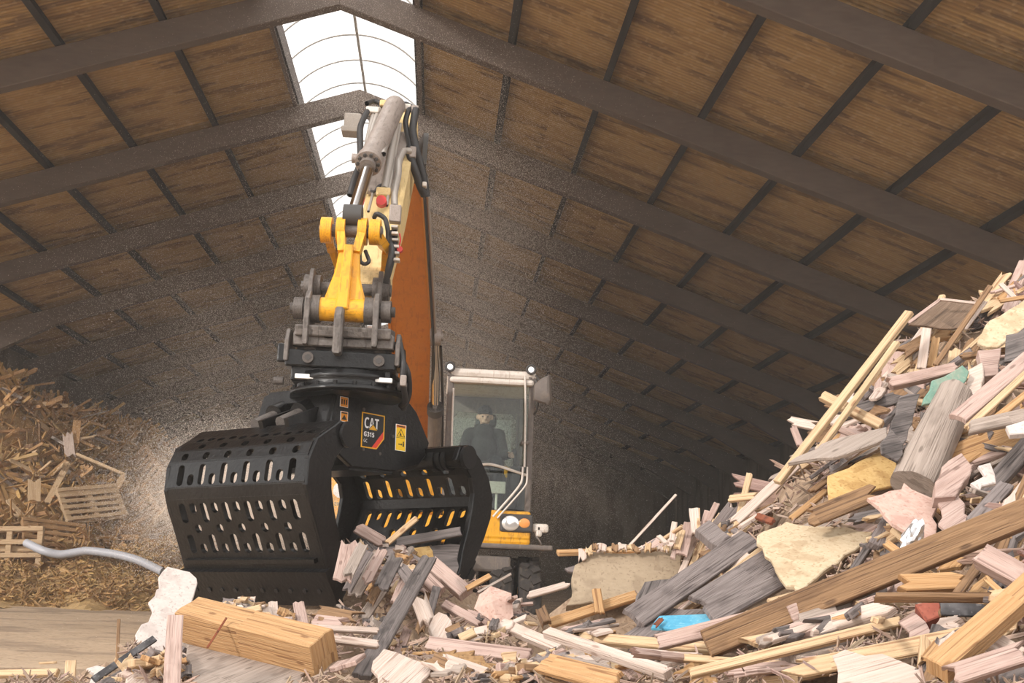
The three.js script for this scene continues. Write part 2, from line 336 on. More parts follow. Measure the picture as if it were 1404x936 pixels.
  // decals on the near side plate
  const decal = (name, cx, cy, wpx, hpx, tx, label, cut) => {
    const [w, y] = loc(cx, cy, hb), [w1] = loc(cx + wpx / 2, cy, hb), [, y1] = loc(cx, cy - hpx / 2, hb), hw = Math.abs(w1 - w), hh = Math.abs(y1 - y);
    const pts = cut ? [[-hw, -hh], [hw * 0.35, -hh], [hw, -hh * 0.35], [hw, hh], [-hw, hh]] : [[-hw, -hh], [hw, -hh], [hw, hh], [-hw, hh]];
    const geo = extr(pts, 0.003), p = geo.attributes.position, uv = geo.attributes.uv; for (let i = 0; i < p.count; i++) uv.setXY(i, (p.getX(i) + hw) / (2 * hw), (p.getY(i) + hh) / (2 * hh));
    geo.rotateY(PI / 2);
    const o = mesh(name, geo, std({ map: tx, roughness: 0.45 }), body); o.position.set(hb + 0.0005, y, w); o.userData.label = label; return o;
  };
  const logo = canvasTex(512, 700, (c, w, h) => {
    c.fillStyle = '#f2b41c'; c.fillRect(0, 0, w, h); const b = 22;
    c.fillStyle = '#151314'; c.beginPath(); c.moveTo(b, b); c.lineTo(w - b, b); c.lineTo(w - b, h * 0.66); c.lineTo(w * 0.66, h - b); c.lineTo(b, h - b); c.fill();
    c.fillStyle = '#e2402e'; c.beginPath(); c.moveTo(w - b, h * 0.46); c.lineTo(w - b, h * 0.665); c.lineTo(w * 0.665, h - b); c.lineTo(w * 0.46, h - b); c.fill();
    c.fillStyle = '#ffffff'; c.font = 'bold 200px sans-serif'; c.save(); c.scale(0.92, 1.5); c.fillText('CAT', 52, 205); c.restore();
    c.fillStyle = '#151314'; c.beginPath(); c.moveTo(150, 330); c.lineTo(255, 205); c.lineTo(365, 330); c.fill();
    c.fillStyle = '#f2b41c'; c.beginPath(); c.moveTo(165, 328); c.lineTo(255, 222); c.lineTo(348, 328); c.fill();
    c.fillStyle = '#ffffff'; c.font = 'bold 118px sans-serif'; c.save(); c.scale(0.86, 1.1); c.fillText('G315', 56, 430); c.restore();
    c.font = '84px sans-serif'; c.save(); c.scale(0.8, 1.1); c.fillText('GC', 62, 538); c.restore();
  });
  decal('maker_decal', 511, 591, 31, 48, logo, 'black maker decal with white letters, yellow border and red stripe', true);
  const warn = canvasTex(256, 640, (c, w, h) => {
    c.fillStyle = '#ffffff'; c.fillRect(0, 0, w, h); c.fillStyle = '#f3c518'; c.fillRect(10, 10, w - 20, h - 20); c.fillStyle = '#e07f1a'; c.fillRect(10, 10, w - 20, 76);
    c.fillStyle = '#1a1510'; c.fillRect(30, 32, w - 60, 26); c.lineWidth = 14; c.strokeStyle = '#1a1510'; c.beginPath(); c.moveTo(128, 112); c.lineTo(222, 290); c.lineTo(34, 290); c.closePath(); c.stroke();
    c.beginPath(); c.moveTo(118, 180); c.lineTo(150, 268); c.lineTo(92, 268); c.fill(); c.fillRect(10, 318, w - 20, 10);
    c.beginPath(); c.arc(196, 420, 17, 0, 7); c.fill(); c.fillRect(178, 440, 36, 90); c.fillRect(70, 470, 70, 24); c.beginPath(); c.moveTo(140, 450); c.lineTo(170, 482); c.lineTo(140, 514); c.fill();
  });
  decal('warning_decal', 549, 600, 14, 36, warn, 'yellow warning decal with triangle and figure');
  const small = (n) => canvasTex(128, 160, (c, w, h) => { c.fillStyle = '#ffffff'; c.fillRect(0, 0, w, h); c.fillStyle = '#e8951c'; c.fillRect(6, 6, w - 12, h - 12); c.fillStyle = '#231a10'; if (n) { for (const x of [18, 54, 90]) { c.fillRect(x, 40, 20, 80); } } else { c.fillRect(12, 14, w - 24, 20); c.beginPath(); c.moveTo(64, 48); c.lineTo(110, 130); c.lineTo(18, 130); c.fill(); } });
  decal('notice_decal', 471.5, 551, 11, 14, small(1), 'small orange decal with dark symbols');
  decal('caution_decal', 471.5, 571, 10, 14, small(0), 'small orange decal with dark triangle');
  for (const [px, py] of [[498, 561], [479, 586], [497, 616], [520, 622], [538, 598]]) { const [w, y] = loc(px, py, hb); mesh('plug', new THREE.CylinderGeometry(0.011, 0.011, 0.012, 8).rotateZ(PI / 2), wornMat, body).position.set(hb + 0.004, y, w); }
  // slewing ring above the body
  const rc = at(476, 528, 7.95).sub(O), ring = [rc.dot(U), rc.dot(Y), rc.dot(Wd)], sl = group('slewing_ring', g); sl.position.set(...ring);
  const lathe = (pts, seg = 40) => new THREE.LatheGeometry(pts.map(([r, y]) => new THREE.Vector2(r, y)), seg);
  mesh('ring_drum', lathe([[0, -0.09], [0.36, -0.09], [0.36, -0.05], [0.32, -0.045], [0.32, 0.0], [0.335, 0.005], [0.335, 0.05], [0, 0.05]]), blackMat, sl);
  for (let k = 0; k < 18; k++) { const t = k / 18 * 2 * PI; mesh('ring_bolt', new THREE.CylinderGeometry(0.014, 0.014, 0.025, 6), blackMat, sl).position.set(0.345 * Math.cos(t), -0.038, 0.345 * Math.sin(t)); }
}
// ---------------------------------------------------------------- the wheeled excavator
const rubberMat = std({ map: scuff([44, 40, 38], [60, 55, 52], [112, 98, 84], 31), roughness: 0.9 });
const cabGrey = std({ map: scuff([92, 84, 78], [112, 102, 96], [140, 124, 108], 41), roughness: 0.6 });
const cabDark = std({ color: new THREE.Color(0.05, 0.045, 0.042), roughness: 0.6 });
const cabLight = std({ map: scuff([206, 196, 186], [224, 214, 204], [168, 150, 134], 43), roughness: 0.55 });
const glassMat = new THREE.MeshPhysicalMaterial({ color: new THREE.Color(0.78, 0.9, 0.84), transmission: 1, roughness: 0.02, thickness: 0, ior: 1.5, side: THREE.DoubleSide });
const lensMat = new THREE.MeshPhysicalMaterial({ color: new THREE.Color(0.85, 0.84, 0.82), roughness: 0.12, metalness: 0.6, clearcoat: 1 });
const amberMat = std({ color: new THREE.Color(0.75, 0.3, 0.08), roughness: 0.25 });
{
  const BX = -0.15, BZ = -15.9, ex = group('wheeled_excavator'); ex.position.set(BX, 0, BZ);
  tag(ex, 'yellow wheeled excavator with raised arm and glazed cab in the dusty hall', 'excavator');
  const put = (name, geo, mat, parent) => mesh(name, geo.translate(-BX, 0, -BZ), mat, parent);   // geometry given in world metres
  const Fd = V3(-0.043, 0, 0.999).normalize(), L = V3(0.999, 0, 0.043).normalize();
  const lat = (p, d) => p.clone().addScaledVector(L, d);
  // box that follows a line of stations: [centre of the underside, half width, height], lofted
  function loft(st, ups) {
    const rings = st.map(([p, hw, h], i) => {
      const a = st[Math.max(0, i - 1)][0], b = st[Math.min(st.length - 1, i + 1)][0], t = b.clone().sub(a).normalize(), n = L.clone().cross(t).normalize(); if (n.dot(ups) < 0) n.negate();
      const top = p.clone().addScaledVector(n, h);
      return [lat(p, -hw), lat(p, hw), lat(top, hw), lat(top, -hw)];
    });
    const pos = [], quad = (a, b, c, d) => { for (const v of [a, b, c, a, c, d]) pos.push(v.x, v.y, v.z); };
    for (let i = 0; i + 1 < rings.length; i++) for (let k = 0; k < 4; k++) quad(rings[i][k], rings[i][(k + 1) % 4], rings[i + 1][(k + 1) % 4], rings[i + 1][k]);
    quad(...rings[0].slice().reverse()); quad(...rings.at(-1));
    const g = new THREE.BufferGeometry(); g.setAttribute('position', new THREE.Float32BufferAttribute(pos, 3)); g.computeVertexNormals(); return boxUV(g);
  }
  // --- boom
  const edgeB = [[576, 252, 10.0], [578, 272, 10.2], [584, 362, 10.95], [590, 470, 12.1], [588, 560, 13.35], [584, 640, 14.5]].map(([x, y, d]) => at(x, y, d));
  const bw = 0.2, hB = [0.34, 0.42, 0.52, 0.66, 0.56, 0.46];
  const boom = group('boom', ex);
  put('boom_box', loft(edgeB.map((p, i) => [lat(p, -bw), bw - 0.025, hB[i]]), V3(0, 1, -0.4)), shadedYellowMat, boom);
  for (const s of [-1, 1]) put('edge_flange', loft(edgeB.map((p, i) => [lat(p, s < 0 ? -2 * bw + 0.015 : -0.015), 0.014, 0.03]).map(([p, w, h], i) => [p.clone().addScaledVector(V3(0, -1, 0.35), 0.012), w, h]), V3(0, 1, -0.4)), shadedYellowMat, boom);
  put('hydraulic_pipe', tube(edgeB.slice(0, 5).map((p) => lat(p, 0.03).add(V3(0, -0.03, 0.03))), 0.014, 40, 8), hoseMat, boom);
  put('hydraulic_pipe', tube(edgeB.slice(0, 5).map((p) => lat(p, 0.045).add(V3(0, 0.08, -0.03))), 0.016, 40, 8), pipeMat, boom);
  // boom tip: fork of two dark plates that holds the stick
  const tipP = at(549, 190, 9.55), tipTop = at(556, 224, 9.7);
  for (const s of [-1, 1]) put('tip_fork', loft([[lat(tipTop, s * 0.15 - 0.0), 0.02, 0.3], [lat(lat(edgeB[0], -bw), s * 0.16), 0.025, 0.36]], V3(0, 1, -0.4)), cabDark, boom);
  // boom rams either side
  for (const s of [0, 1]) {
    const dx = s ? 0 : -0.62, ram = group('boom_ram', ex), h = lat(at(598, 462, 12.15), dx), m = lat(at(597, 557, 13.1), dx), f = lat(at(594, 640, 13.9), dx);
    put('eye', rod(lat(h, -0.06), lat(h, 0.05), 0.085, 0.085, 20), greyPaint, ram); put('pin', rod(lat(h, -0.1), lat(h, 0.07), 0.04, 0.04, 14), greyPaint, ram);
    put('piston_rod', rod(h, m, 0.042, 0.042, 18), chromeMat, ram); put('barrel', rod(m, f, 0.075, 0.075, 20), cabGrey, ram); put('gland', rod(m, m.clone().lerp(f, 0.1), 0.088, 0.088, 20), cabDark, ram);
    put('feed_pipe', tube([h.clone().add(V3(0.05, -0.1, 0.05)), m.clone().add(V3(0.07, 0.1, 0.05)), f.clone().add(V3(0.09, 0.2, 0.05))], 0.014, 20, 6), hoseMat, ram);
  }
  // --- stick
  const stick = group('stick', ex);
  const stTop = at(549, 172, 9.45), stMid = at(528, 268, 8.75), stLow = at(505, 388, 8.18);
  put('stick_box', loft([[at(552, 152, 9.55), 0.12, 0.2], [stTop, 0.14, 0.32], [stMid, 0.14, 0.3], [stLow, 0.12, 0.17]], V3(0, 0.3, -1)), creamMat, stick);
  put('nose_boss', rod(lat(stLow, -0.15).add(V3(0, 0, -0.06)), lat(stLow, 0.15).add(V3(0, 0, -0.06)), 0.1, 0.1, 24), creamMat, stick);
  put('cover_plate', loft([[at(545, 180, 9.33), 0.1, 0.03], [at(520, 262, 8.7), 0.1, 0.03]], V3(0, 0.3, -1)), greyPaint, stick);
  // bucket ram on the front of the stick
  const ram = group('bucket_ram', ex), rA = at(541, 146, 9.25), rB = at(508, 218, 8.42), rC = at(484, 296, 7.88);
  put('barrel', rod(rA, rB, 0.082, 0.082, 28), greyPaint, ram); put('rear_eye', new THREE.SphereGeometry(0.085, 20, 12).translate(rA.x, rA.y, rA.z), greyPaint, ram);
  const ax = rB.clone().sub(rA).normalize();
  put('gland', rod(rB, rB.clone().addScaledVector(ax, 0.09), 0.094, 0.094, 28), greyPaint, ram);
  for (let k = 0; k < 10; k++) { const t = k / 10 * 2 * PI, u = L.clone(), w = ax.clone().cross(L).normalize(), c = rB.clone().addScaledVector(ax, 0.09).addScaledVector(u, 0.072 * Math.cos(t)).addScaledVector(w, 0.072 * Math.sin(t)); put('gland_bolt', rod(c, c.clone().addScaledVector(ax, 0.022), 0.012, 0.012, 6), cabDark, ram); }
  put('wiper_ring', rod(rB.clone().addScaledVector(ax, 0.09), rB.clone().addScaledVector(ax, 0.15), 0.06, 0.056, 24), cabGrey, ram);
  put('piston_rod', rod(rB, rC, 0.045, 0.045, 24), chromeMat, ram);
  put('rod_eye', rod(lat(rC, -0.06), lat(rC, 0.06), 0.075, 0.075, 24), cabDark, ram);
  put('feed_pipe', tube([rB.clone().add(V3(0.09, 0.03, 0.03)), at(528, 200, 8.6), at(548, 150, 9.15)], 0.02, 24, 8), pipeMat, ram);
  put('side_clamp', rod(lat(rB, -0.13), lat(rB, 0.02), 0.035, 0.035, 12), greyPaint, ram);
  // --- linkage: idlers and the forked link
  const lk = group('bucket_linkage', ex), J = at(484, 317, 7.88);
  put('linkage_pin', rod(lat(J, -0.2), lat(J, 0.19), 0.042, 0.042, 18), wornMat, lk);
  for (const [x0, s] of [[-0.17, 0], [0.145, 1]]) {
    const top = lat(J, x0), bot = s ? at(528, 378, 8.3) : at(466, 372, 8.3), mid = top.clone().lerp(bot, 0.5).add(V3(s ? 0.04 : -0.02, 0.03, 0.02));
    const id = group('idler_arm', lk);
    put('arm', merge(boxUV(bar(top, mid, 0.05, 0.11, V3(0, 0, 1))), boxUV(bar(mid, bot, 0.05, 0.09, V3(0, 0, 1)))), yellowMat, id);
    put('upper_eye', rod(lat(top, -0.035), lat(top, 0.035), 0.085, 0.085, 24), yellowMat, id);
    put('lower_eye', rod(lat(bot, -0.03), lat(bot, 0.03), 0.06, 0.06, 20), yellowMat, id);
    put('pin_cap', rod(lat(top, s ? 0.035 : -0.035), lat(top, s ? 0.05 : -0.05), 0.03, 0.03, 12), cabGrey, id);
  }
  const link = group('forked_link', lk), K = at(470, 425, 7.72), neck = at(479, 352, 7.78);
  for (const x of [-0.075, 0.065]) { const c = lat(J, x); put('link_eye', rod(lat(c, -0.028), lat(c, 0.028), 0.09, 0.09, 26), yellowMat, link); put('fork_leg', boxUV(bar(c, lat(neck, x * 0.6), 0.05, 0.13, V3(0, 0, 1))), yellowMat, link); }
  {
    const pL = [[-0.065, 0.02], [-0.075, -0.12], [-0.12, -0.3], [-0.13, -0.36], [0.15, -0.36], [0.14, -0.3], [0.085, -0.14], [0.065, 0.02]];
    const zA = K.clone().sub(neck), len = zA.length(), yA = zA.clone().multiplyScalar(-1 / len), xA = L.clone().addScaledVector(yA, -L.dot(yA)).normalize(), m = new THREE.Matrix4().makeBasis(xA, yA, xA.clone().cross(yA)).setPosition(neck);
    const k = len / 0.36;
    put('link_body', boxUV(extr(pL.map(([x, y]) => [x, y * k]), 0.09, 0.012).translate(0, 0, -0.045).applyMatrix4(m)), yellowMat, link);
    put('stiffener', boxUV(extr([[-0.028, 0.05], [-0.038, -0.38 * k], [0.042, -0.38 * k], [0.028, 0.05]], 0.06, 0.008).translate(0, 0, 0.03).applyMatrix4(m)), yellowMat, link);
    for (const x of [-0.09, 0.1]) put('grease_port', new THREE.CylinderGeometry(0.012, 0.012, 0.02, 8).rotateX(PI / 2).translate(x, -0.33 * k, 0.05).applyMatrix4(m), cabDark, link);
  }
  put('link_boss', rod(lat(K, -0.15), lat(K, 0.15), 0.075, 0.075, 28), yellowMat, link);
  // --- quick coupler between link, stick and grapple
  const qc = group('quick_coupler', ex);
  put('front_pin', rod(lat(K, -0.3), lat(K, 0.27), 0.045, 0.045, 18), wornMat, qc);
  for (const [x, s] of [[-0.215, -1], [0.215, 1]]) {
    const c = lat(K, x); put('coupler_ear', boxUV(extr([[-0.1, -0.24], [0.16, -0.24], [0.2, -0.1], [0.11, 0.03], [0.06, 0.1], [-0.03, 0.11], [-0.1, 0.05]], 0.035, 0.006).rotateY(PI / 2).translate(c.x - 0.018, c.y, c.z)), wornMat, qc);
    put('pin_collar', rod(lat(c, -s * 0.015), lat(c, -s * 0.075), 0.088, 0.088, 26), wornMat, qc); put('pin_head', rod(lat(c, s * 0.03), lat(c, s * 0.09), 0.07, 0.07, 22), wornMat, qc); put('pin_nut', rod(lat(c, s * 0.09), lat(c, s * 0.115), 0.035, 0.035, 6), wornMat, qc);
    const r = lat(at(475, 396, 8.15), x * 1.06); put('rear_pin_head', rod(lat(r, -0.05), lat(r, 0.06), 0.085, 0.085, 22), wornMat, qc); put('rear_ear', boxUV(extr([[-0.12, -0.3], [0.1, -0.3], [0.1, 0.04], [0.03, 0.12], [-0.05, 0.12], [-0.12, 0.03]], 0.03, 0.005).rotateY(PI / 2).translate(r.x - 0.015, r.y, r.z)), wornMat, qc);
  }
  put('rear_pin', rod(lat(at(475, 396, 8.15), -0.3), lat(at(475, 396, 8.15), 0.3), 0.04, 0.04, 18), wornMat, qc);
  { // deck, front bar with cut-outs, hook
    const c = at(471, 462, 7.72);
    put('coupler_deck', boxUV(rb(0.6, 0.07, 0.62, 0.01).rotateX(0.16).translate(c.x, c.y + 0.07, c.z - 0.24)), wornMat, qc);
    put('coupler_front', boxUV(extr([[-0.31, -0.06], [-0.31, 0.02], [-0.28, 0.05], [-0.16, 0.05], [-0.11, 0.0], [0.1, 0.0], [0.15, 0.05], [0.29, 0.05], [0.32, 0.02], [0.32, -0.06]].map(([x, y]) => [x, y - 0.0]), 0.1, 0.008).translate(c.x, c.y - 0.01, c.z - 0.07)), wornMat, qc);
    put('coupler_web', boxUV(bx(0.58, 0.1, 0.5, c.x, c.y - 0.06, c.z - 0.3)), cabDark, qc);
    put('safety_hook', boxUV(extr([[-0.08, -0.14], [0.05, -0.14], [0.09, -0.03], [0.08, 0.1], [0.03, 0.16], [-0.03, 0.16], [-0.08, 0.1]], 0.055, 0.012).rotateY(PI / 2).translate(at(464, 456, 7.62).x - 0.027, at(464, 456, 7.62).y, at(464, 456, 7.62).z)), wornMat, qc);
    for (const s of [-1, 1]) put('side_guard', boxUV(extr([[-0.28, -0.13], [0.05, -0.13], [0.05, 0.0], [-0.02, 0.08], [-0.28, 0.1]].map(([x, y]) => [-x, y]), 0.03, 0.006).rotateY(PI / 2).translate(c.x + s * 0.345 - 0.015, c.y - 0.04, c.z)), wornMat, qc);
    // adapter block bolted to the grapple's slewing ring
    const b = at(467, 497, 7.72), ad = group('adapter_block', qc);
    put('block', boxUV(rb(0.69, 0.11, 0.55, 0.012, b.x, b.y + 0.015, b.z - 0.25)), blackMat, ad);
    put('lower_plate', boxUV(rb(0.62, 0.1, 0.5, 0.01, b.x + 0.005, b.y - 0.075, b.z - 0.26)), blackMat, ad);
    for (const x of [-0.2, 0.24]) { put('socket_bolt', new THREE.CylinderGeometry(0.035, 0.035, 0.06, 20).rotateX(PI / 2).translate(b.x + x, b.y + 0.015, b.z + 0.03), wornMat, ad); put('socket', new THREE.CylinderGeometry(0.02, 0.02, 0.064, 6).rotateX(PI / 2).translate(b.x + x, b.y + 0.015, b.z + 0.03), cabDark, ad); put('bolt_sleeve', rod(V3(b.x + x, b.y + 0.075, b.z - 0.02), V3(b.x + x, b.y + 0.075, b.z - 0.2), 0.035, 0.035, 14), wornMat, ad); }
    for (const x of [-0.205, 0.26]) put('lit_edge_pad', rb(0.14, 0.03, 0.04, 0.004, b.x + x, b.y - 0.1, b.z + 0.005), litEdgeWhite, ad);  // white colour stands for light caught on the pad edges
    for (const s of [-1, 1]) { put('lock_lug', boxUV(rb(0.06, 0.12, 0.2, 0.01, b.x + s * 0.37, b.y + 0.05, b.z - 0.12)), blackMat, ad); put('lug_bolt', rod(V3(b.x + s * 0.36, b.y - 0.12, b.z - 0.1), V3(b.x + s * 0.42, b.y - 0.12, b.z - 0.1), 0.028, 0.028, 6), wornMat, ad); }
    put('hose', tube([at(548, 470, 7.75), at(553, 500, 7.7), at(552, 525, 7.72), at(556, 548, 7.85), at(550, 556, 7.95)], 0.02, 30, 8), hoseMat, ad);
    put('hose', tube([at(540, 470, 7.85), at(559, 510, 7.85), at(561, 540, 7.95), at(553, 562, 8.0)], 0.018, 30, 8), hoseMat, ad);
    put('hose_clip', rb(0.04, 0.07, 0.04, 0.008).translate(at(553, 522, 7.66).x, at(553, 522, 7.66).y, at(553, 522, 7.66).z), greyPaint, ad);
  }
  // --- hoses and pipes on stick and boom tip: each [material, radius, points]
  const hz = group('hydraulic_lines', ex);
  const H_ = [[hoseMat, 0.024, [[505, 150, 9.1], [494, 175, 8.9], [494, 220, 8.6], [486, 245, 8.5], [480, 268, 8.45]]], [pipeMat, 0.022, [[512, 158, 9.1], [506, 185, 8.8], [500, 215, 8.6]]], [pipeMat, 0.022, [[520, 150, 9.2], [511, 175, 8.85], [505, 205, 8.55]]],
    [hoseMat, 0.03, [[570, 150, 9.3], [566, 178, 9.2], [571, 205, 9.15], [580, 240, 9.2], [585, 270, 9.25]]], [hoseMat, 0.03, [[560, 205, 9.1], [568, 230, 9.1], [576, 255, 9.15], [582, 268, 9.2]]], [pipeMat, 0.024, [[541, 283, 8.3], [541, 265, 8.4], [546, 240, 8.6], [547, 222, 8.7], [554, 207, 8.85], [562, 207, 8.9]]],
    [pipeMat, 0.018, [[528, 248, 8.5], [536, 200, 8.85], [544, 162, 9.15]]], [pipeMat, 0.03, [[527, 260, 8.45], [537, 205, 8.8], [543, 172, 9.05]]], [hoseMat, 0.022, [[566, 148, 9.35], [560, 152, 9.3], [556, 168, 9.25], [560, 190, 9.2], [566, 215, 9.15]]], [hoseMat, 0.02, [[503, 142, 9.2], [512, 139, 9.3], [522, 142, 9.3], [520, 152, 9.25]]],
    [hoseMat, 0.02, [[536, 318, 8.05], [537, 345, 7.95], [533, 365, 7.95], [529, 388, 8.0]]], [hoseMat, 0.016, [[541, 310, 8.05], [542, 335, 8.0], [538, 358, 8.0], [532, 380, 8.0]]], [hoseMat, 0.018, [[546, 146, 9.35], [556, 142, 9.4], [567, 148, 9.4], [570, 158, 9.35]]], [hoseMat, 0.016, [[513, 298, 8.05], [517, 293, 8.0], [528, 300, 8.0], [532, 318, 8.0], [531, 340, 8.0]]], [hoseMat, 0.013, [[493, 345, 7.85], [494, 358, 7.8], [500, 362, 7.8], [506, 358, 7.8], [501, 344, 7.85]]],
    [hoseMat, 0.01, [[509, 262, 8.5], [514, 262, 8.45], [519, 255, 8.45], [527, 252, 8.5]]], [pipeMat, 0.01, [[505, 290, 8.3], [512, 262, 8.5]]], [pipeMat, 0.012, [[530, 282, 8.3], [540, 220, 8.75], [549, 170, 9.1]]]];
  for (const [m, r, p] of H_) put(m === hoseMat ? 'hose' : 'steel_pipe', tube(p.map((q) => at(...q)), r, 28, 8), m, hz);
  const fit = (px, py, d, w, h, m, name, r = 0.01) => { const p = at(px, py, d); put(name, rb(w, h, 0.08, r, p.x, p.y, p.z), m, hz); };
  fit(526, 264, 8.42, 0.1, 0.06, creamMat, 'valve_block'); fit(542, 294, 8.08, 0.08, 0.12, greyPaint, 'coupling'); fit(511, 152, 9.1, 0.1, 0.05, cabLight, 'manifold'); fit(527, 143, 9.25, 0.07, 0.05, creamMat, 'manifold'); fit(556, 148, 9.35, 0.09, 0.05, cabLight, 'manifold'); fit(569, 152, 9.32, 0.06, 0.07, greyPaint, 'manifold'); fit(566, 210, 9.1, 0.05, 0.09, greyPaint, 'coupling'); fit(582, 254, 9.15, 0.035, 0.04, cabLight, 'hose_band');
  for (const [px, py, d, r] of [[523, 276, 8.25, 0.035], [548, 342, 8.0, 0.02]]) { const p = at(px, py, d); put('red_cap', new THREE.CylinderGeometry(r, r * 1.1, r * 2, 14).rotateX(PI / 2).translate(p.x, p.y, p.z), redMat, hz); }
  put('cap_cord', tube([at(548, 320, 8.0), at(549, 330, 8.0), at(546, 340, 8.0)], 0.006, 12, 6), redMat, hz);
  for (let k = 0; k < 6; k++) fit(541 + k * 0.5, 312 + k * 9, 8.0, 0.045, 0.018, k % 2 ? cabLight : pipeMat, 'hose_band', 0.004);

  // --- undercarriage
  const under = group('undercarriage', ex), cz = -14.35;
  put('chassis_frame', boxUV(merge(rb(1.2, 0.42, 4.2, 0.03, BX - 0.05, 0.86, -15.9), rb(2.0, 0.18, 0.5, 0.03, BX, 1.02, cz + 0.1))), cabGrey, under);
  put('axle', rod(V3(BX - 1.2, 0.56, cz), V3(BX + 1.2, 0.56, cz), 0.13, 0.13, 16), cabDark, under);
  put('axle', rod(V3(BX - 1.2, 0.56, -17.2), V3(BX + 1.2, 0.56, -17.2), 0.13, 0.13, 16), cabDark, under);
  for (const s of [-1, 1]) put('mudguard', boxUV(rb(0.95, 0.06, 0.9, 0.02, BX + s * 0.98, 1.22, cz)), cabGrey, under);
  const tyreProfile = [[0.27, -0.12], [0.47, -0.13], [0.52, -0.11], [0.54, -0.04], [0.54, 0.04], [0.52, 0.11], [0.47, 0.13], [0.27, 0.12]];
  const tg = new THREE.LatheGeometry(tyreProfile.map(([r, y]) => new THREE.Vector2(r, y)), 36).rotateZ(PI / 2);
  const lugs = []; for (let k = 0; k < 22; k++) for (const s of [-1, 1]) lugs.push(bx(0.1, 0.03, 0.06).rotateY(s * 0.5).translate(s * 0.06, 0.548, 0).rotateX((k + (s > 0 ? 0.5 : 0)) / 22 * 2 * PI));
  const lugG = merge(lugs), rimG = new THREE.LatheGeometry([[0.06, -0.02], [0.2, -0.03], [0.26, -0.1], [0.28, -0.1], [0.28, 0.1], [0.26, 0.1], [0.2, 0.02]].map(([r, y]) => new THREE.Vector2(r, y)), 28).rotateZ(PI / 2);
  for (const z of [cz, -17.2]) for (const x of [-1.22, -0.9, 0.9, 1.22]) { const w = group('wheel', under); w.position.set(x, 0.555, z - BZ); mesh('tyre', tg, rubberMat, w); mesh('tread', lugG, rubberMat, w); mesh('rim', rimG, yellowMat, w); }
  put('steps', boxUV(merge(rb(0.5, 0.05, 0.25, 0.01, BX + 1.2, 0.75, -15.4), rb(0.5, 0.05, 0.25, 0.01, BX + 1.2, 0.45, -15.4), bx(0.04, 0.5, 0.04, BX + 1.0, 0.68, -15.4), bx(0.04, 0.5, 0.04, BX + 1.4, 0.68, -15.4))), cabGrey, under);
  // --- upper structure
  const up = group('upper_structure', ex);
  put('slew_ring', new THREE.CylinderGeometry(0.62, 0.62, 0.16, 36).translate(BX, 1.15, -15.7), cabDark, up);
  put('deck', boxUV(rb(2.4, 0.3, 4.4, 0.04, BX, 1.38, -16.1)), yellowMat, up);
  put('counterweight', boxUV(rb(2.44, 1.1, 0.75, 0.2, BX, 1.9, -18.4)), yellowMat, up);
  put('engine_hood', boxUV(rb(2.3, 0.7, 1.9, 0.12, BX, 1.95, -17.2)), yellowMat, up);
  put('front_apron', boxUV(rb(0.98, 0.32, 0.12, 0.03, 0.555, 1.45, -13.95)), yellowMat, up);
  put('boom_bracket', boxUV(merge(rb(0.06, 0.9, 0.7, 0.02, BX - 0.36, 1.8, -14.6), rb(0.06, 0.9, 0.7, 0.02, BX + 0.15, 1.8, -14.6))), cabGrey, up);
  const tank = put('tool_box', boxUV(rb(1.0, 0.75, 1.3, 0.06, BX - 0.78, 1.82, -14.6)), yellowMat, up);
  { // maker's name on the tool box
    const tx = canvasTex(1024, 160, (c, w, h) => { c.fillStyle = '#e2b044'; c.fillRect(0, 0, w, h); c.fillStyle = '#1c1712'; c.font = 'bold 128px sans-serif'; c.fillText('CATERPILLAR', 20, 126); });
    const p = at(471, 691, 13.94), o = put('name_plate', new THREE.PlaneGeometry(0.42, 0.066).translate(p.x, p.y, -13.946), std({ map: tx, roughness: 0.5 }), up); o.userData.label = 'yellow name strip with dark capital letters';
    put('glare_disc', new THREE.CylinderGeometry(0.09, 0.09, 0.08, 24).rotateX(PI / 2).translate(p.x - 0.03, p.y + 0.15, -13.9), lensMat, up);  // added pale disc standing in for a bright glare
  }
  { // headlights in the apron
    const hl = group('headlight', up);
    for (const [px, r, m] of [[700, 0.1, lensMat], [719, 0.065, amberMat]]) { const p = at(px, 717, 13.87); put('lens', new THREE.SphereGeometry(r, 24, 12).scale(1, 0.85, 0.25).translate(p.x, p.y, p.z), m, hl); }
    const p = at(708, 717, 13.88); put('housing', boxUV(rb(0.37, 0.2, 0.05, 0.09, p.x, p.y, p.z - 0.01)), cabDark, hl);
    const q = at(741, 724, 13.95); put('side_lamp', boxUV(merge(rb(0.18, 0.1, 0.08, 0.03, q.x, q.y, q.z), rb(0.08, 0.14, 0.08, 0.03, q.x - 0.02, q.y - 0.03, q.z))), cabLight, up);
    put('handrail', tube([at(735, 735, 13.9), at(742, 745, 13.9), at(740, 760, 14.0)], 0.012, 14, 6), cabGrey, up);
  }
  // --- cab
  const cab = group('cab', ex), x0 = 0.05, x1 = 1.04, y0 = 1.6, y1 = 3.13, zf = -14.0, zb = -15.65, mx = (x0 + x1) / 2, mz = (zf + zb) / 2;
  put('cab_roof', boxUV(rb(1.02, 0.1, 1.75, 0.045, mx, y1 + 0.02, mz)), cabLight, cab);
  put('roof_visor', boxUV(rb(0.96, 0.07, 0.12, 0.03, mx, y1 - 0.07, zf + 0.03)), cabLight, cab);
  for (const [x, z] of [[x0 + 0.03, zf], [x1 - 0.03, zf], [x0 + 0.03, zb], [x1 - 0.03, zb]]) put('pillar', boxUV(rb(0.07, y1 - y0, 0.08, 0.015, x, (y0 + y1) / 2, z)), cabGrey, cab);
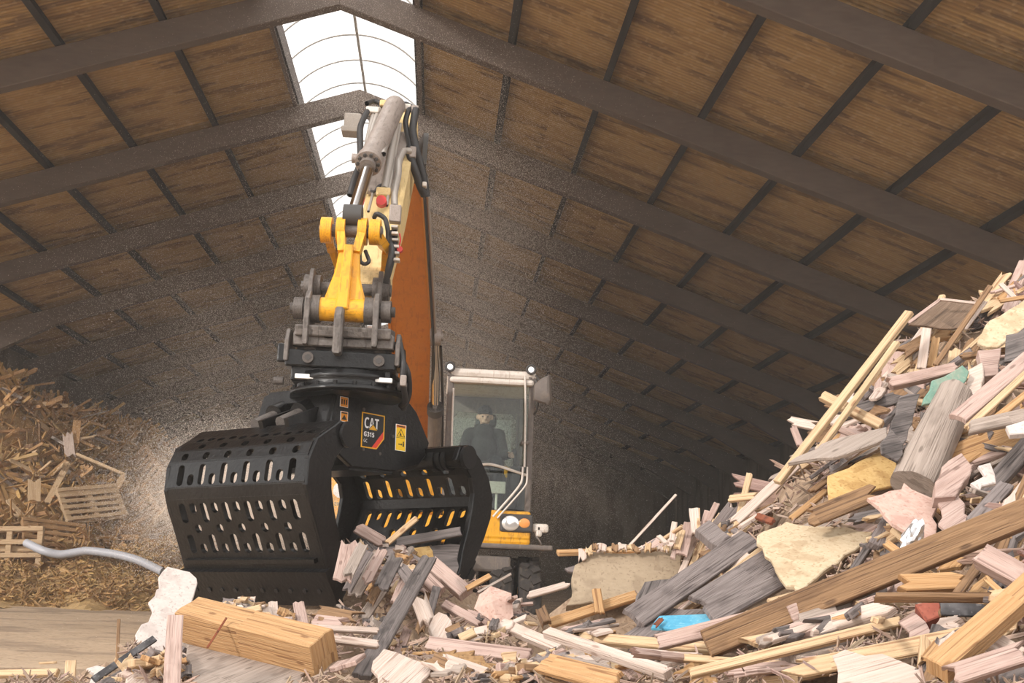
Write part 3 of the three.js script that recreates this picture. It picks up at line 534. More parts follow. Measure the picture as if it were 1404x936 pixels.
  put('side_wall', boxUV(rb(0.04, 0.75, 1.6, 0.015, x1 - 0.02, y0 + 0.36, mz)), cabGrey, cab); put('side_wall', boxUV(rb(0.04, 0.45, 1.6, 0.015, x0 + 0.02, y0 + 0.22, mz)), cabGrey, cab);
  put('cab_floor', boxUV(rb(1.0, 0.06, 1.7, 0.015, mx, y0 - 0.01, mz)), cabDark, cab);
  put('rear_wall', boxUV(extr([[-0.5, 0], [0.5, 0], [0.5, 1.5], [-0.5, 1.5]], 0.03, 0, [[[-0.36, 0.5], [0.36, 0.5], [0.4, 0.56], [0.4, 1.22], [0.34, 1.3], [-0.34, 1.3], [-0.4, 1.22], [-0.4, 0.56]]]).translate(mx, y0, zb - 0.02)), cabGrey, cab);
  put('rear_window', new THREE.PlaneGeometry(0.84, 0.84).translate(mx, y0 + 0.9, zb), glassMat, cab);
  put('windscreen', new THREE.PlaneGeometry(0.9, 0.98).translate(mx, y0 + 0.95, zf), glassMat, cab);
  put('lower_window', new THREE.PlaneGeometry(0.9, 0.4).translate(mx, y0 + 0.23, zf), glassMat, cab);
  put('window_divider', tube([V3(x0 + 0.06, y0 + 0.42, zf + 0.02), V3(mx, y0 + 0.52, zf + 0.05), V3(x1 - 0.06, y0 + 0.42, zf + 0.02)], 0.016, 24, 8), cabLight, cab);
  for (const s of [x0 + 0.005, x1 - 0.005]) put('side_window', new THREE.PlaneGeometry(1.5, 0.76).rotateY(PI / 2).translate(s, y0 + 1.05, mz), glassMat, cab);
  put('grab_rail', merge(tube([at(720, 515, 13.9), at(720.5, 560, 13.88), at(719, 640, 13.88)], 0.012, 20, 8), tube([at(622, 532, 13.9), at(620, 580, 13.88), at(619, 640, 13.88)], 0.012, 20, 8)), cabLight, cab);
  const wp = group('wiper', cab);
  put('wiper_arm', tube([at(717, 640, 13.9), at(715, 660, 13.86), at(704, 676, 13.84), at(676, 708, 13.84)], 0.013, 30, 6), cabLight, wp); put('wiper_blade', tube([at(723, 640, 13.9), at(722, 662, 13.85), at(712, 676, 13.83), at(682, 710, 13.83)], 0.01, 30, 6), cabLight, wp);
  put('wiper_motor', rb(0.1, 0.05, 0.06, 0.02).translate(at(720, 607, 13.9).x, at(720, 607, 13.9).y, at(720, 607, 13.9).z), cabGrey, wp);
  for (const [px, py] of [[617, 503], [728, 507]]) { const p = at(px, py, 13.95), l = group('roof_lamp', cab); put('bezel', new THREE.TorusGeometry(0.048, 0.014, 10, 24).translate(p.x, p.y, p.z + 0.03), cabDark, l); put('lens', new THREE.CylinderGeometry(0.05, 0.05, 0.06, 24).rotateX(PI / 2).translate(p.x, p.y, p.z), lensMat, l); put('bracket', rb(0.05, 0.08, 0.05, 0.01, p.x, p.y - 0.06, p.z - 0.03), cabGrey, l); }
  { const m = group('mirror', cab), p = at(747, 536, 13.8); put('mirror_shell', boxUV(extr([[-0.1, -0.12], [0.07, -0.17], [0.1, -0.12], [0.08, 0.17], [-0.02, 0.13], [-0.1, 0.06]], 0.1, 0.02).rotateY(-0.5).translate(p.x, p.y, p.z)), cabGrey, m); put('mirror_arm', tube([at(735, 520, 13.9), at(738, 545, 13.85), at(736, 562, 13.88), at(732, 568, 13.92)], 0.014, 24, 6), cabDark, m); put('mirror_arm', tube([at(735, 515, 13.92), at(740, 522, 13.85), at(743, 530, 13.82)], 0.012, 16, 6), cabDark, m); }
  // inside: seat, console, levers, screen
  const st = group('operator_seat', cab);
  put('seat_cushion', rb(0.5, 0.14, 0.5, 0.06, mx, y0 + 0.42, -15.0), cabDark, st); put('backrest', rb(0.5, 0.62, 0.14, 0.07, mx, y0 + 0.76, -15.27), cabDark, st); put('headrest', rb(0.26, 0.18, 0.1, 0.05, mx, y0 + 1.16, -15.28), cabDark, st); put('seat_base', rb(0.4, 0.34, 0.4, 0.03, mx, y0 + 0.18, -15.0), cabDark, st);
  for (const s of [-1, 1]) { const c = group('console', cab); put('console_box', rb(0.16, 0.3, 0.5, 0.04, mx + s * 0.36, y0 + 0.42, -14.85), cabDark, c); put('joystick', merge(rod(V3(mx + s * 0.34, y0 + 0.56, -14.68), V3(mx + s * 0.33, y0 + 0.7, -14.66), 0.02, 0.016, 12), new THREE.SphereGeometry(0.032, 14, 10).scale(1, 1.4, 1).translate(mx + s * 0.33, y0 + 0.73, -14.66)), cabDark, c); }
  put('steering_column', merge(rod(V3(mx, y0 + 0.02, -14.3), V3(mx, y0 + 0.5, -14.45), 0.05, 0.04, 14), new THREE.TorusGeometry(0.17, 0.014, 10, 32).rotateX(-1.1).translate(mx, y0 + 0.52, -14.46)), cabDark, cab);
  put('reflection_screen', merge(rb(0.2, 0.14, 0.04, 0.015, mx + 0.12, y0 + 0.28, -14.2), rod(V3(mx + 0.12, y0 + 0.0, -14.22), V3(mx + 0.12, y0 + 0.25, -14.22), 0.015, 0.015, 8)), cabLight, cab);  // pale colour stands for a white reflection on the screen
}
// ---------------------------------------------------------------- the operator, seated in the cab
// smooth union of tapered capsules [ax, ay, az, ar, bx, by, bz, br], meshed on a grid of n cells over a cube of half size h round c
function flesh(caps, c, h, n, k = 0.03, cut) {
  const mc = new MarchingCubes(n, blackMat, false, false, 60000), f = mc.field, s = mc.halfsize;
  mc.isolation = 0;
  for (let z = 0; z < n; z++) for (let y = 0; y < n; y++) for (let x = 0; x < n; x++) {
    const px = c[0] + (x - s) / s * h, py = c[1] + (y - s) / s * h, pz = c[2] + (z - s) / s * h; let d = 9;
    for (const [ax, ay, az, ar, bx_, by, bz, br, sy = 1] of caps) {
      const dx = bx_ - ax, dy = by - ay, dz = bz - az, L = dx * dx + dy * dy + dz * dz || 1e-9, t = Math.max(0, Math.min(1, ((px - ax) * dx + (py - ay) * dy + (pz - az) * dz) / L));
      const e = Math.hypot(px - ax - dx * t, py - ay - dy * t, (pz - az - dz * t) * sy) - (ar + (br - ar) * t), m = Math.max(0, k - Math.abs(d - e)) / k; d = Math.min(d, e) - m * m * k * 0.25;
    }
    if (cut && cut(px, py, pz)) d = Math.max(d, 0.02);
    f[z * n * n + y * n + x] = -d;
  }
  mc.update(); const N = mc.count, g = new THREE.BufferGeometry();
  g.setAttribute('position', new THREE.BufferAttribute(mc.positionArray.slice(0, N * 3), 3)); g.setAttribute('normal', new THREE.BufferAttribute(mc.normalArray.slice(0, N * 3), 3));
  return g.scale(h, h, h).translate(...c);
}
{
  const p = group('person'); p.position.set(0.52, 2.1, -14.98); tag(p, 'person in dark hooded jacket and cap seated in the excavator cab', 'person');
  const skin = std({ color: new THREE.Color(0.5, 0.3, 0.22), roughness: 0.6 }), cloth = std({ color: new THREE.Color(0.022, 0.02, 0.02), roughness: 0.95 }), trouser = std({ color: new THREE.Color(0.03, 0.032, 0.04), roughness: 0.9 }), capM = std({ color: new THREE.Color(0.015, 0.014, 0.014), roughness: 0.9 });
  // own axes: seat surface at y = 0, facing +z
  const torso = [[0, 0.1, -0.06, 0.15, 0, 0.3, -0.08, 0.15], [0, 0.3, -0.08, 0.15, 0, 0.46, -0.08, 0.12], [-0.15, 0.47, -0.08, 0.075, 0.15, 0.47, -0.08, 0.075]];
  const arms = [-1, 1].flatMap((s) => [[s * 0.19, 0.46, -0.08, 0.068, s * 0.26, 0.22, -0.02, 0.052], [s * 0.26, 0.22, -0.02, 0.05, s * 0.31, 0.2, 0.22, 0.038]]);
  const legs = [-1, 1].flatMap((s) => [[s * 0.09, 0.08, 0.0, 0.09, s * 0.14, 0.11, 0.4, 0.068], [s * 0.14, 0.11, 0.4, 0.066, s * 0.15, -0.26, 0.5, 0.05], [s * 0.15, -0.36, 0.5, 0.045, s * 0.15, -0.4, 0.62, 0.035]]);
  const hands = [-1, 1].flatMap((s) => [[s * 0.31, 0.2, 0.22, 0.03, s * 0.325, 0.2, 0.29, 0.03], ...[0, 1, 2, 3].flatMap((i) => [[s * 0.325, 0.225 - i * 0.018, 0.3, 0.01, s * 0.345, 0.225 - i * 0.018, 0.335, 0.009], [s * 0.345, 0.225 - i * 0.018, 0.335, 0.009, s * 0.315, 0.222 - i * 0.018, 0.345, 0.008]]), [s * 0.305, 0.22, 0.26, 0.012, s * 0.285, 0.23, 0.31, 0.01]]);
  const head = [[0, 0.5, -0.07, 0.055, 0, 0.6, -0.05, 0.052], [0, 0.7, -0.06, 0.088, 0, 0.66, -0.02, 0.072], [0, 0.62, 0.01, 0.042, 0, 0.66, 0.0, 0.06], [0, 0.67, 0.055, 0.012, 0, 0.64, 0.075, 0.016], [-0.085, 0.66, -0.04, 0.018, -0.087, 0.68, -0.045, 0.02], [0.085, 0.66, -0.04, 0.018, 0.087, 0.68, -0.045, 0.02], [-0.03, 0.69, 0.045, 0.018, 0.03, 0.69, 0.045, 0.018], [-0.02, 0.605, 0.045, 0.012, 0.02, 0.605, 0.045, 0.012]];
  const body = merge(flesh([...torso.map((c) => c.map((v, i) => (i === 3 || i === 7 ? v - 0.012 : v))), ...arms.map((c) => c.map((v, i) => (i === 3 || i === 7 ? v - 0.01 : v))), ...legs.map((c) => c.map((v, i) => (i === 3 || i === 7 ? v - 0.012 : v))), head[0]], [0, 0.12, 0.15], 0.62, 72), flesh(head, [0, 0.64, -0.02], 0.2, 56, 0.018), flesh(hands.slice(0, 10), [-0.31, 0.2, 0.28], 0.1, 44, 0.008), flesh(hands.slice(10), [0.31, 0.2, 0.28], 0.1, 44, 0.008));
  mesh('body', body, skin, p);
  mesh('jacket', flesh([...torso, ...arms, [0, 0.53, -0.1, 0.085, 0, 0.5, -0.02, 0.1], [-0.08, 0.56, -0.1, 0.04, 0.08, 0.56, -0.1, 0.04]], [0, 0.3, 0], 0.5, 72), cloth, p);
  mesh('trousers', flesh(legs.filter((c) => c[1] > -0.3), [0, -0.05, 0.25], 0.45, 56), trouser, p);
  for (const s of [-1, 1]) mesh('boot', flesh([[s * 0.15, -0.3, 0.5, 0.058, s * 0.15, -0.4, 0.52, 0.055], [s * 0.15, -0.41, 0.52, 0.05, s * 0.15, -0.42, 0.68, 0.04]], [s * 0.15, -0.38, 0.58], 0.2, 40), capM, p);
  mesh('cap', flesh([[0, 0.735, -0.06, 0.092, 0, 0.73, -0.02, 0.085], [-0.04, 0.715, 0.06, 0.012, 0.04, 0.715, 0.06, 0.012], [-0.035, 0.708, 0.1, 0.008, 0.035, 0.708, 0.1, 0.008]], [0, 0.74, 0], 0.17, 48, 0.02, (x, y) => y < 0.7), capM, p);
  for (const s of [-1, 1]) mesh('eye', new THREE.SphereGeometry(0.011, 10, 8).translate(s * 0.03, 0.672, 0.056), std({ color: new THREE.Color(0.08, 0.06, 0.05), roughness: 0.3 }), p);
}
// ---------------------------------------------------------------- scrap wood: materials
function woodTex(a, b, dark, seed, worn = 0) {
  return tex(512, 256, (u, v) => {
    const wob = nA(u * 4 + seed, v * 8) * 2.4, ring = 0.5 + 0.5 * Math.sin((v * 16 + wob) * 2 * PI), fine = nC(u * 8 + seed, v * 128 % 64), long = nB(u * 4, v * 40 + seed), crack = smooth(0.8, 0.88, nD(u * 6 + seed, v * 96 % 64)), blot = smooth(0.55, 0.75, fbm(u * 8 + seed, v * 6, nD));
    let c = mix(a, b, 0.35 * ring + 0.35 * fine + 0.3 * long); c = mix(c, dark, 0.55 * crack + (0.12 + worn) * blot);
    const kx = (u * 3 + seed * 0.37) % 1 - 0.5, ky = (v * 2 + seed * 0.61) % 1 - 0.5, k = Math.hypot(kx * 2.2, ky * 2.4); c = mix(c, dark, 0.6 * smooth(0.13, 0.05, k));
    return c;
  }, { size: [1.5, 0.42] });
}
const grainBump = tex(256, 256, (u, v) => { const h = 255 * (0.6 * nC(u * 4, v * 64) + 0.4 * nB(u * 16, v * 64)); return [h, h, h]; }, { srgb: false, size: [0.7, 0.2] });
const wood = (t, rough = 0.85) => std({ color: new THREE.Color(0.74, 0.74, 0.74), map: t, bumpMap: grainBump, bumpScale: 0.003, roughness: rough });
const WM = {
  pine: wood(woodTex([204, 170, 130], [230, 202, 164], [142, 100, 68], 1)), honey: wood(woodTex([186, 140, 92], [212, 172, 124], [122, 82, 50], 5)), pale: wood(woodTex([208, 184, 168], [230, 212, 200], [150, 122, 106], 9)),
  rose: wood(woodTex([184, 154, 142], [210, 184, 172], [122, 96, 86], 13, 0.15)), grey: wood(woodTex([120, 108, 104], [154, 142, 138], [74, 64, 62], 17, 0.25)), slate: wood(woodTex([92, 84, 81], [140, 129, 125], [50, 44, 42], 21, 0.3)),
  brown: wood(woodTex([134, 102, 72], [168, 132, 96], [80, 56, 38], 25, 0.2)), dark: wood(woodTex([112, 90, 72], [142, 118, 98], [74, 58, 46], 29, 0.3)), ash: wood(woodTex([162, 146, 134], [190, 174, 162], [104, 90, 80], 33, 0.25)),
};
const chipTex = (a, b, d, seed) => tex(512, 512, (u, v) => { const f = nC(u * 64 + seed, v * 32), g = nB(u * 32, v * 64 + seed), h = fbm(u * 8 + seed, v * 8, nD), k = smooth(0.78, 0.86, nA(u * 64, v * 64)); return mix(mix(mix(a, b, 0.5 * f + 0.3 * g + 0.2 * h), d, 0.4 * smooth(0.5, 0.75, h)), d, 0.5 * k); }, { size: [0.6, 0.6] });
const board = (t) => std({ color: new THREE.Color(0.74, 0.74, 0.74), map: t, bumpMap: floorBump, bumpScale: 0.004, roughness: 0.92 });
Object.assign(WM, {
  chip: board(chipTex([206, 182, 148], [230, 210, 178], [170, 140, 104], 2)), osb: board(chipTex([204, 164, 100], [230, 194, 132], [160, 116, 62], 6)), plaster: board(chipTex([214, 200, 192], [234, 222, 214], [176, 160, 152], 11)), sand: board(chipTex([168, 148, 122], [186, 166, 140], [140, 120, 98], 15)),
  felt: board(chipTex([54, 52, 54], [92, 90, 92], [150, 148, 148], 19)), blue: board(chipTex([74, 158, 194], [100, 182, 212], [150, 200, 216], 23)), teal: board(chipTex([112, 150, 134], [140, 176, 158], [180, 176, 156], 27)), brick: board(chipTex([150, 78, 62], [178, 104, 84], [110, 60, 50], 31)), pink: board(chipTex([206, 168, 152], [228, 196, 182], [176, 132, 118], 35)), rust: board(chipTex([120, 62, 40], [160, 92, 60], [70, 40, 30], 39)), fibre: board(chipTex([150, 112, 70], [196, 158, 112], [96, 66, 40], 43)),
});
const foilMat = std({ color: new THREE.Color(0.8, 0.8, 0.82), metalness: 0.9, roughness: 0.3 });

// ---------------------------------------------------------------- scrap wood: shapes
// a broken board of length L, width w, thickness t lying along x, broad face towards +z
function plankGeo(L, w, t, r, { jag = 0.25, bow = 0, taper = 0 } = {}) {
  const n = 4, pts = [], j = () => (r() - 0.5), e = Math.min(jag * w, L * 0.2);
  const endPts = (s) => { const k = jag > 0.02 ? 5 : 2, a = []; for (let i = 0; i < k; i++) { const y = -w / 2 + w * i / (k - 1); a.push([s * (L / 2 - (k > 2 ? r() * e * 2 : 0)), y]); } return a; };
  pts.push(...endPts(1)); for (let i = n - 1; i > 0; i--) pts.push([-L / 2 + L * i / n, w / 2 * (1 - taper * (1 - i / n)) + j() * 0.03 * w]);
  pts.push(...endPts(-1).reverse()); for (let i = 1; i < n; i++) pts.push([-L / 2 + L * i / n, -w / 2 * (1 - taper * (1 - i / n)) + j() * 0.03 * w]);
  const g = extr(pts, t, Math.min(0.004, t * 0.15)).translate(0, 0, -t / 2), p = g.attributes.position;
  if (bow) for (let i = 0; i < p.count; i++) { const x = p.getX(i) / L * 2; p.setZ(i, p.getZ(i) + bow * (1 - x * x)); }
  return boxUV(g, r() * 3, r() * 3);
}
// orientation: x along dir, z (broad face) as near as may be to face, then turned by roll about x
function pose(o, mid, dir, face, roll = 0) {
  const x = dir.clone().normalize(), z = face.clone().addScaledVector(x, -face.dot(x)).normalize(), y = z.clone().cross(x);
  o.position.copy(mid); o.quaternion.setFromRotationMatrix(new THREE.Matrix4().makeBasis(x, y, z)); if (roll) o.rotateX(roll);
}
const toCam = (p) => camP.clone().sub(p).normalize();
let wr = rng(100);
const ground = []; // points at or before the pieces placed by hand: the heap's crumbled core stays below them
function below(p) { const t = toCam(p); for (let k = 0; k <= 8; k++) ground.push(p.clone().addScaledVector(t, k * 0.1 - 0.02)); }
const zones = []; // where hand-placed pieces show in the photograph: outline, depth
// a board from one photograph pixel to another, each with its depth; w and t in metres
function timber(name, label, A, B, w, t, mat, { roll = 0, jag = 0.2, bow = 0, cat = 'plank', group: gr, taper = 0, face } = {}) {
  zones.push({ pts: [A, B], r: w * FOCAL / (A[2] + B[2]), depth: (A[2] + B[2]) / 2 });
  const a = at(...A), b = at(...B); for (let f = 0; f <= 6; f++) below(a.clone().lerp(b, f / 6));
  const mid = a.clone().add(b).multiplyScalar(0.5), o = mesh(name, plankGeo(a.distanceTo(b), w, t, wr, { jag, bow, taper }), mat);
  pose(o, mid, b.clone().sub(a), face ?? toCam(mid).add(V3(0, 0.5, 0)), roll); return tag(o, label, cat, gr);
}
// a flat piece with a traced outline: corners [px, py, depth], thickness behind the traced face
function sheet(name, label, pts, t, mat, { jag = 0.012, cat = 'board', group: gr, step = 0.06 } = {}) {
  zones.push({ pts, depth: pts.reduce((s, q) => s + q[2], 0) / pts.length });
  const P = pts.map((q) => at(...q)), c = P.reduce((s, p) => s.add(p), V3(0, 0, 0)).multiplyScalar(1 / P.length), n = V3(0, 0, 0); below(c); P.forEach((p, i) => { below(p); below(p.clone().lerp(P[(i + 1) % P.length], 0.5)); below(p.clone().lerp(c, 0.5)); });
  P.forEach((p, i) => n.add(p.clone().sub(c).cross(P[(i + 1) % P.length].clone().sub(c)))); n.normalize(); if (n.dot(toCam(c)) < 0) n.negate();
  const x = P[1].clone().sub(P[0]).addScaledVector(n, -P[1].clone().sub(P[0]).dot(n)).normalize(), y = n.clone().cross(x);
  let q = P.map((p) => { const d = p.clone().sub(c); return [d.dot(x), d.dot(y)]; });
  if (THREE.ShapeUtils.area(q.map(([a, b]) => new THREE.Vector2(a, b))) < 0) q.reverse();
  const out = []; q.forEach(([a, b], i) => { const [c2, d2] = q[(i + 1) % q.length], L = Math.hypot(c2 - a, d2 - b), k = Math.max(1, Math.round(L / step)); for (let s = 0; s < k; s++) out.push([a + (c2 - a) * s / k + (wr() - 0.5) * jag * (s ? 2 : 1), b + (d2 - b) * s / k + (wr() - 0.5) * jag * (s ? 2 : 1)]); });
  const o = mesh(name, boxUV(extr(out, t, Math.min(0.004, t * 0.2)).translate(0, 0, -t), wr() * 2, wr() * 2), mat);
  o.position.copy(c); o.quaternion.setFromRotationMatrix(new THREE.Matrix4().makeBasis(x, y, n)); return tag(o, label, cat, gr);
}
// heaps: height field through control points [px, py, depth]
const camI = camQ.clone().invert();
function heap(pts, zero, limit = () => 0) {
  const c = [...pts.map((q) => at(...q)), ...zero.map(([x, z]) => V3(x, -0.05, z))];
  return (x, z) => { let s = 0, w = 0; const v = -z < 5.2 ? V3(x, 0, z).sub(camP).applyQuaternion(camI) : camP, sx = W / 2 + FOCAL * v.x / -v.z, cap = -z < 5.2 && v.z < -0.3 ? at(sx, 944 + 60 * Math.max(0, 3.6 + z), -z).y : 99; for (const p of c) { const d = ((x - p.x) ** 2 + (z - p.z) ** 2 + 0.004) ** 1.6, k = 1 / d; s += k * p.y; w += k; } return Math.max(-0.05, Math.min(s / w, -z < limit(sx) ? cap : 99)); };
}
// the same height field, kept below the hand-placed pieces
function under(hf) {
  const cell = new Map(), key = (x, z) => Math.floor(x / 0.25) * 4096 + Math.floor(z / 0.25);
  for (const p of ground) { if (p.z < -10) continue; for (let i = -1; i <= 1; i++) for (let j = -1; j <= 1; j++) { const k = key(p.x + i * 0.25, p.z + j * 0.25); if (!cell.has(k)) cell.set(k, []); cell.get(k).push(p); } }
  return (x, z) => { let y = hf(x, z); for (const p of cell.get(key(x, z)) ?? []) y = Math.min(y, p.y - 0.03 + 0.9 * Math.max(0, Math.hypot(x - p.x, z - p.z) - 0.06)); return Math.max(-0.05, y); };
}
function heapMesh(name, label, hf, [xa, xb], [za, zb], step, mat, rough = 0.05, drop = 0.04) {
  const nx = Math.ceil((xb - xa) / step), nz = Math.ceil((zb - za) / step), g = new THREE.PlaneGeometry(xb - xa, zb - za, nx, nz).rotateX(-PI / 2).translate((xa + xb) / 2, 0, (za + zb) / 2), p = g.attributes.position, r = rng(nx * 7 + nz);
  for (let i = 0; i < p.count; i++) p.setY(i, hf(p.getX(i), p.getZ(i)) + (r() - 0.5) * rough - drop);
  return tag(mesh(name, boxUV(g), mat), label, 'debris', null, 'stuff');
}
// ---------------------------------------------------------------- the tall heap beside the excavator
const crumbMat = board(chipTex([150, 124, 100], [196, 170, 144], [118, 92, 70], 47));
const tallRaw = heap([[1404, 392, 6.9], [1330, 425, 6.9], [1250, 470, 6.9], [1170, 565, 6.9], [1100, 640, 6.9], [1020, 705, 6.95], [950, 745, 7.0], [860, 775, 6.9], [800, 790, 6.6], [760, 860, 5.9], [1404, 480, 6.0], [1300, 600, 5.9], [1340, 540, 6.1], [1200, 640, 6.0], [1200, 720, 5.4], [1100, 780, 5.3], [1000, 850, 4.9], [1300, 800, 4.4], [1404, 700, 4.8], [1404, 820, 3.9], [1404, 900, 3.5], [1500, 700, 4.6], [1500, 900, 3.3], [1500, 500, 5.8], [1200, 930, 3.75], [1000, 940, 4.0], [850, 910, 4.7], [750, 925, 4.8], [1280, 870, 4.0], [1130, 860, 4.5], [900, 850, 5.6]],
  [[1.0, -8.6], [2.2, -8.8], [3.5, -9.0], [5, -9.5], [0.6, -7.6], [0.3, -6.8], [7, -8], [0.5, -2.0], [2, -1.6], [3.5, -1.5]], (sx) => (sx < 900 ? 5.1 : sx < 1100 ? 4.2 : 3.5));
// ---------------------------------------------------------------- the low heap under the grapple
const lowRaw = heap([[480, 752, 7.9], [540, 738, 8.0], [600, 752, 8.0], [640, 800, 7.8], [560, 800, 7.1], [500, 800, 7.2], [470, 852, 6.8], [300, 846, 6.9], [370, 850, 6.8], [430, 850, 6.8], [340, 838, 7.5], [680, 850, 6.5], [620, 880, 5.8], [600, 915, 5.3], [450, 920, 5.2], [350, 865, 5.9], [300, 940, 5.0], [250, 880, 6.1], [225, 860, 6.6], [150, 945, 5.4], [60, 940, 6.0], [740, 880, 5.9], [720, 930, 4.9]],
  [[-2.2, -8], [-1.5, -9.2], [-0.5, -9.6], [0.6, -9.2], [-3.4, -7], [-3.2, -5.4], [1.2, -8.6], [-1.6, -2.6], [-0.2, -2.4], [-2.6, -3.6], [-2.4, -6.8]], () => 5.0);

// loose pieces of the heaps, laid on their surface
const TONES = {
  pale: ['pale', 'rose', 'pine'], tan: ['honey', 'brown', 'pine'], grey: ['grey', 'ash', 'slate'],
};
const WORD = { pale: 'whitish', rose: 'rosy', pine: 'light pine', honey: 'honey coloured', brown: 'brown', grey: 'grey', ash: 'ashen', slate: 'blue grey' };
const MARKS = [['round log', 1285, 600, 5.5], ['long brown beam', 1180, 800, 4.3], ['blue board', 948, 852, 5], ['sand coloured panel', 850, 790, 6.4], ['fanned grey planks', 1000, 785, 5.4], ['large broken chipboard', 1115, 755, 5.3], ['red brick', 1272, 836, 4], ['dark crest panel', 1300, 430, 6.5], ['heavy beam end', 1350, 860, 3.5], ['bright pine batten', 1100, 890, 4.1], ['leaning battens', 1150, 560, 6], ['wide rosy plank', 1370, 530, 5.3], ['frayed rosy board', 1245, 700, 4.9], ['sloping pale plank', 830, 895, 4.8]].map(([n, ...q]) => [n, at(...q)]);
const LOWMARKS = [['leaning blue grey plank', 540, 845, 6.1], ['pink chunk', 678, 832, 6.2], ['honey coloured timber', 350, 872, 5.3], ['long level plank', 657, 890, 5.5], ['upright post', 238, 900, 4.8], ['violet plank in the jaws', 588, 738, 7.8], ['near shell', 440, 830, 6.8], ['pine plank on the floor', 40, 923, 6.2], ['bright pale board piece', 545, 915, 5]].map(([n, ...q]) => [n, at(...q)]);
const nearest = (p, marks) => marks.reduce((b, m) => (m[1].distanceTo(p) < b[1].distanceTo(p) ? m : b))[0];
// photograph pixel and depth of a point
const toEye = new THREE.Matrix4().compose(camP, camQ, V3(1, 1, 1)).invert(), eyeV = V3(0, 0, 0);
function pix(p) { eyeV.copy(p).applyMatrix4(toEye); return [W / 2 + FOCAL * eyeV.x / -eyeV.z, H / 2 - FOCAL * eyeV.y / -eyeV.z, -p.z]; }
// a loose piece must not lie in front of a piece that is placed by hand
function free(p, m = 5) {
  const [x, y, d] = pix(p);
  for (const zn of zones) {
    const { pts, r, depth } = zn, b = (zn.box ??= [Math.min(...pts.map((q) => q[0])), Math.min(...pts.map((q) => q[1])), Math.max(...pts.map((q) => q[0])), Math.max(...pts.map((q) => q[1]))]), e = (r ?? 0) + m;
    if (d > depth + 0.12 || x < b[0] - e || x > b[2] + e || y < b[1] - e || y > b[3] + e) continue;
    if (r) { const [[ax, ay], [bx_, by]] = pts, L = (bx_ - ax) ** 2 + (by - ay) ** 2, t = Math.max(0, Math.min(1, ((x - ax) * (bx_ - ax) + (y - ay) * (by - ay)) / L)); if (Math.hypot(x - ax - (bx_ - ax) * t, y - ay - (by - ay) * t) < r + m) return false; continue; }
    for (const [ox, oy] of [[0, 0], [m, 0], [-m, 0], [0, m], [0, -m]]) {
      let inside = false; for (let i = 0, j = pts.length - 1; i < pts.length; j = i++) { const [xi, yi] = pts[i], [xj, yj] = pts[j]; if ((yi > y + oy) !== (yj > y + oy) && x + ox < (xj - xi) * (y + oy - yi) / (yj - yi) + xi) inside = !inside; }
      if (inside) return false;
    }
  }
  return true;
}
zones.push({ pts: [[225, 560], [480, 560], [478, 826], [270, 822]], depth: 7.6 }, { pts: [[596, 600], [680, 690], [645, 792], [612, 792]], depth: 8.6 }, { pts: [[655, 745], [730, 745], [730, 800], [690, 796], [655, 800]], depth: 14 });
function scatter(hf, spots, n, seed, where, sizes, lift = 0.02) {
  const r = rng(seed), e = 0.08;
  for (let k = 0; k < n; k++) {
    const tone = r() < 0.45 ? 'pale' : r() < 0.5 ? 'tan' : 'grey', mk = TONES[tone][Math.floor(r() * 3)], word = WORD[mk], kind = r();
    let [name, shape, L, w, t] = kind < 0.42 ? ['plank', 'plank', sizes * (0.3 + 0.75 * r()), 0.05 + 0.07 * r(), 0.014 + 0.02 * r()] : kind < 0.7 ? ['batten', 'narrow batten', sizes * (0.25 + 0.8 * r()), 0.02 + 0.025 * r(), 0.016 + 0.016 * r()] : kind < 0.87 ? ['board_fragment', 'broken board piece', sizes * (0.16 + 0.2 * r()), 0.1 + 0.13 * r(), 0.01 + 0.014 * r()] : ['wood_splinter', 'long thin splinter', sizes * (0.15 + 0.4 * r()), 0.012 + 0.014 * r(), 0.008 + 0.008 * r()];
    let p = null, dir, nrm; const hy = r() * 0.05;
    for (let tries = 0; tries < 36 && !p; tries++) {
      if (tries % 9 === 8) L *= 0.72;
      p = at(...spots(r, k)); p.y = hf(p.x, p.z) + lift + hy;
      nrm = V3(hf(p.x - e, p.z) - hf(p.x + e, p.z), 2 * e, hf(p.x, p.z - e) - hf(p.x, p.z + e)).normalize();
      const a = where(r); dir = V3(Math.cos(a), 0, -Math.sin(a)); dir.addScaledVector(nrm, -dir.dot(nrm)).normalize().addScaledVector(nrm, (r() - 0.45) * 0.55).normalize();
      p.addScaledVector(nrm, 0.02);
      for (let f = -0.5; f <= 0.51; f += 0.1) if (p && !free(p.clone().addScaledVector(dir, f * L), w * 55)) p = null;
    }
    if (!p) continue;
    const o = mesh(hf === tall ? name : 'scrap_' + name, plankGeo(L, w, t, r, { jag: 0.15 + 0.8 * r(), bow: (r() - 0.5) * 0.03 * L, taper: r() < 0.3 ? 0.4 : 0 }), WM[mk]);
    pose(o, p, dir, nrm.clone().add(V3(0, 0, 0.6)).add(V3(r() - 0.5, r() - 0.5, r() - 0.5).multiplyScalar(1.1)), 0);
    const mark = nearest(p, hf === tall ? MARKS : LOWMARKS);
    tag(o, `${word} ${shape} in the ${hf === tall ? 'tall' : 'low'} heap by the ${mark}`, shape.split(' ').at(-1), `${word} ${shape}s by the ${mark}`);
  }
}
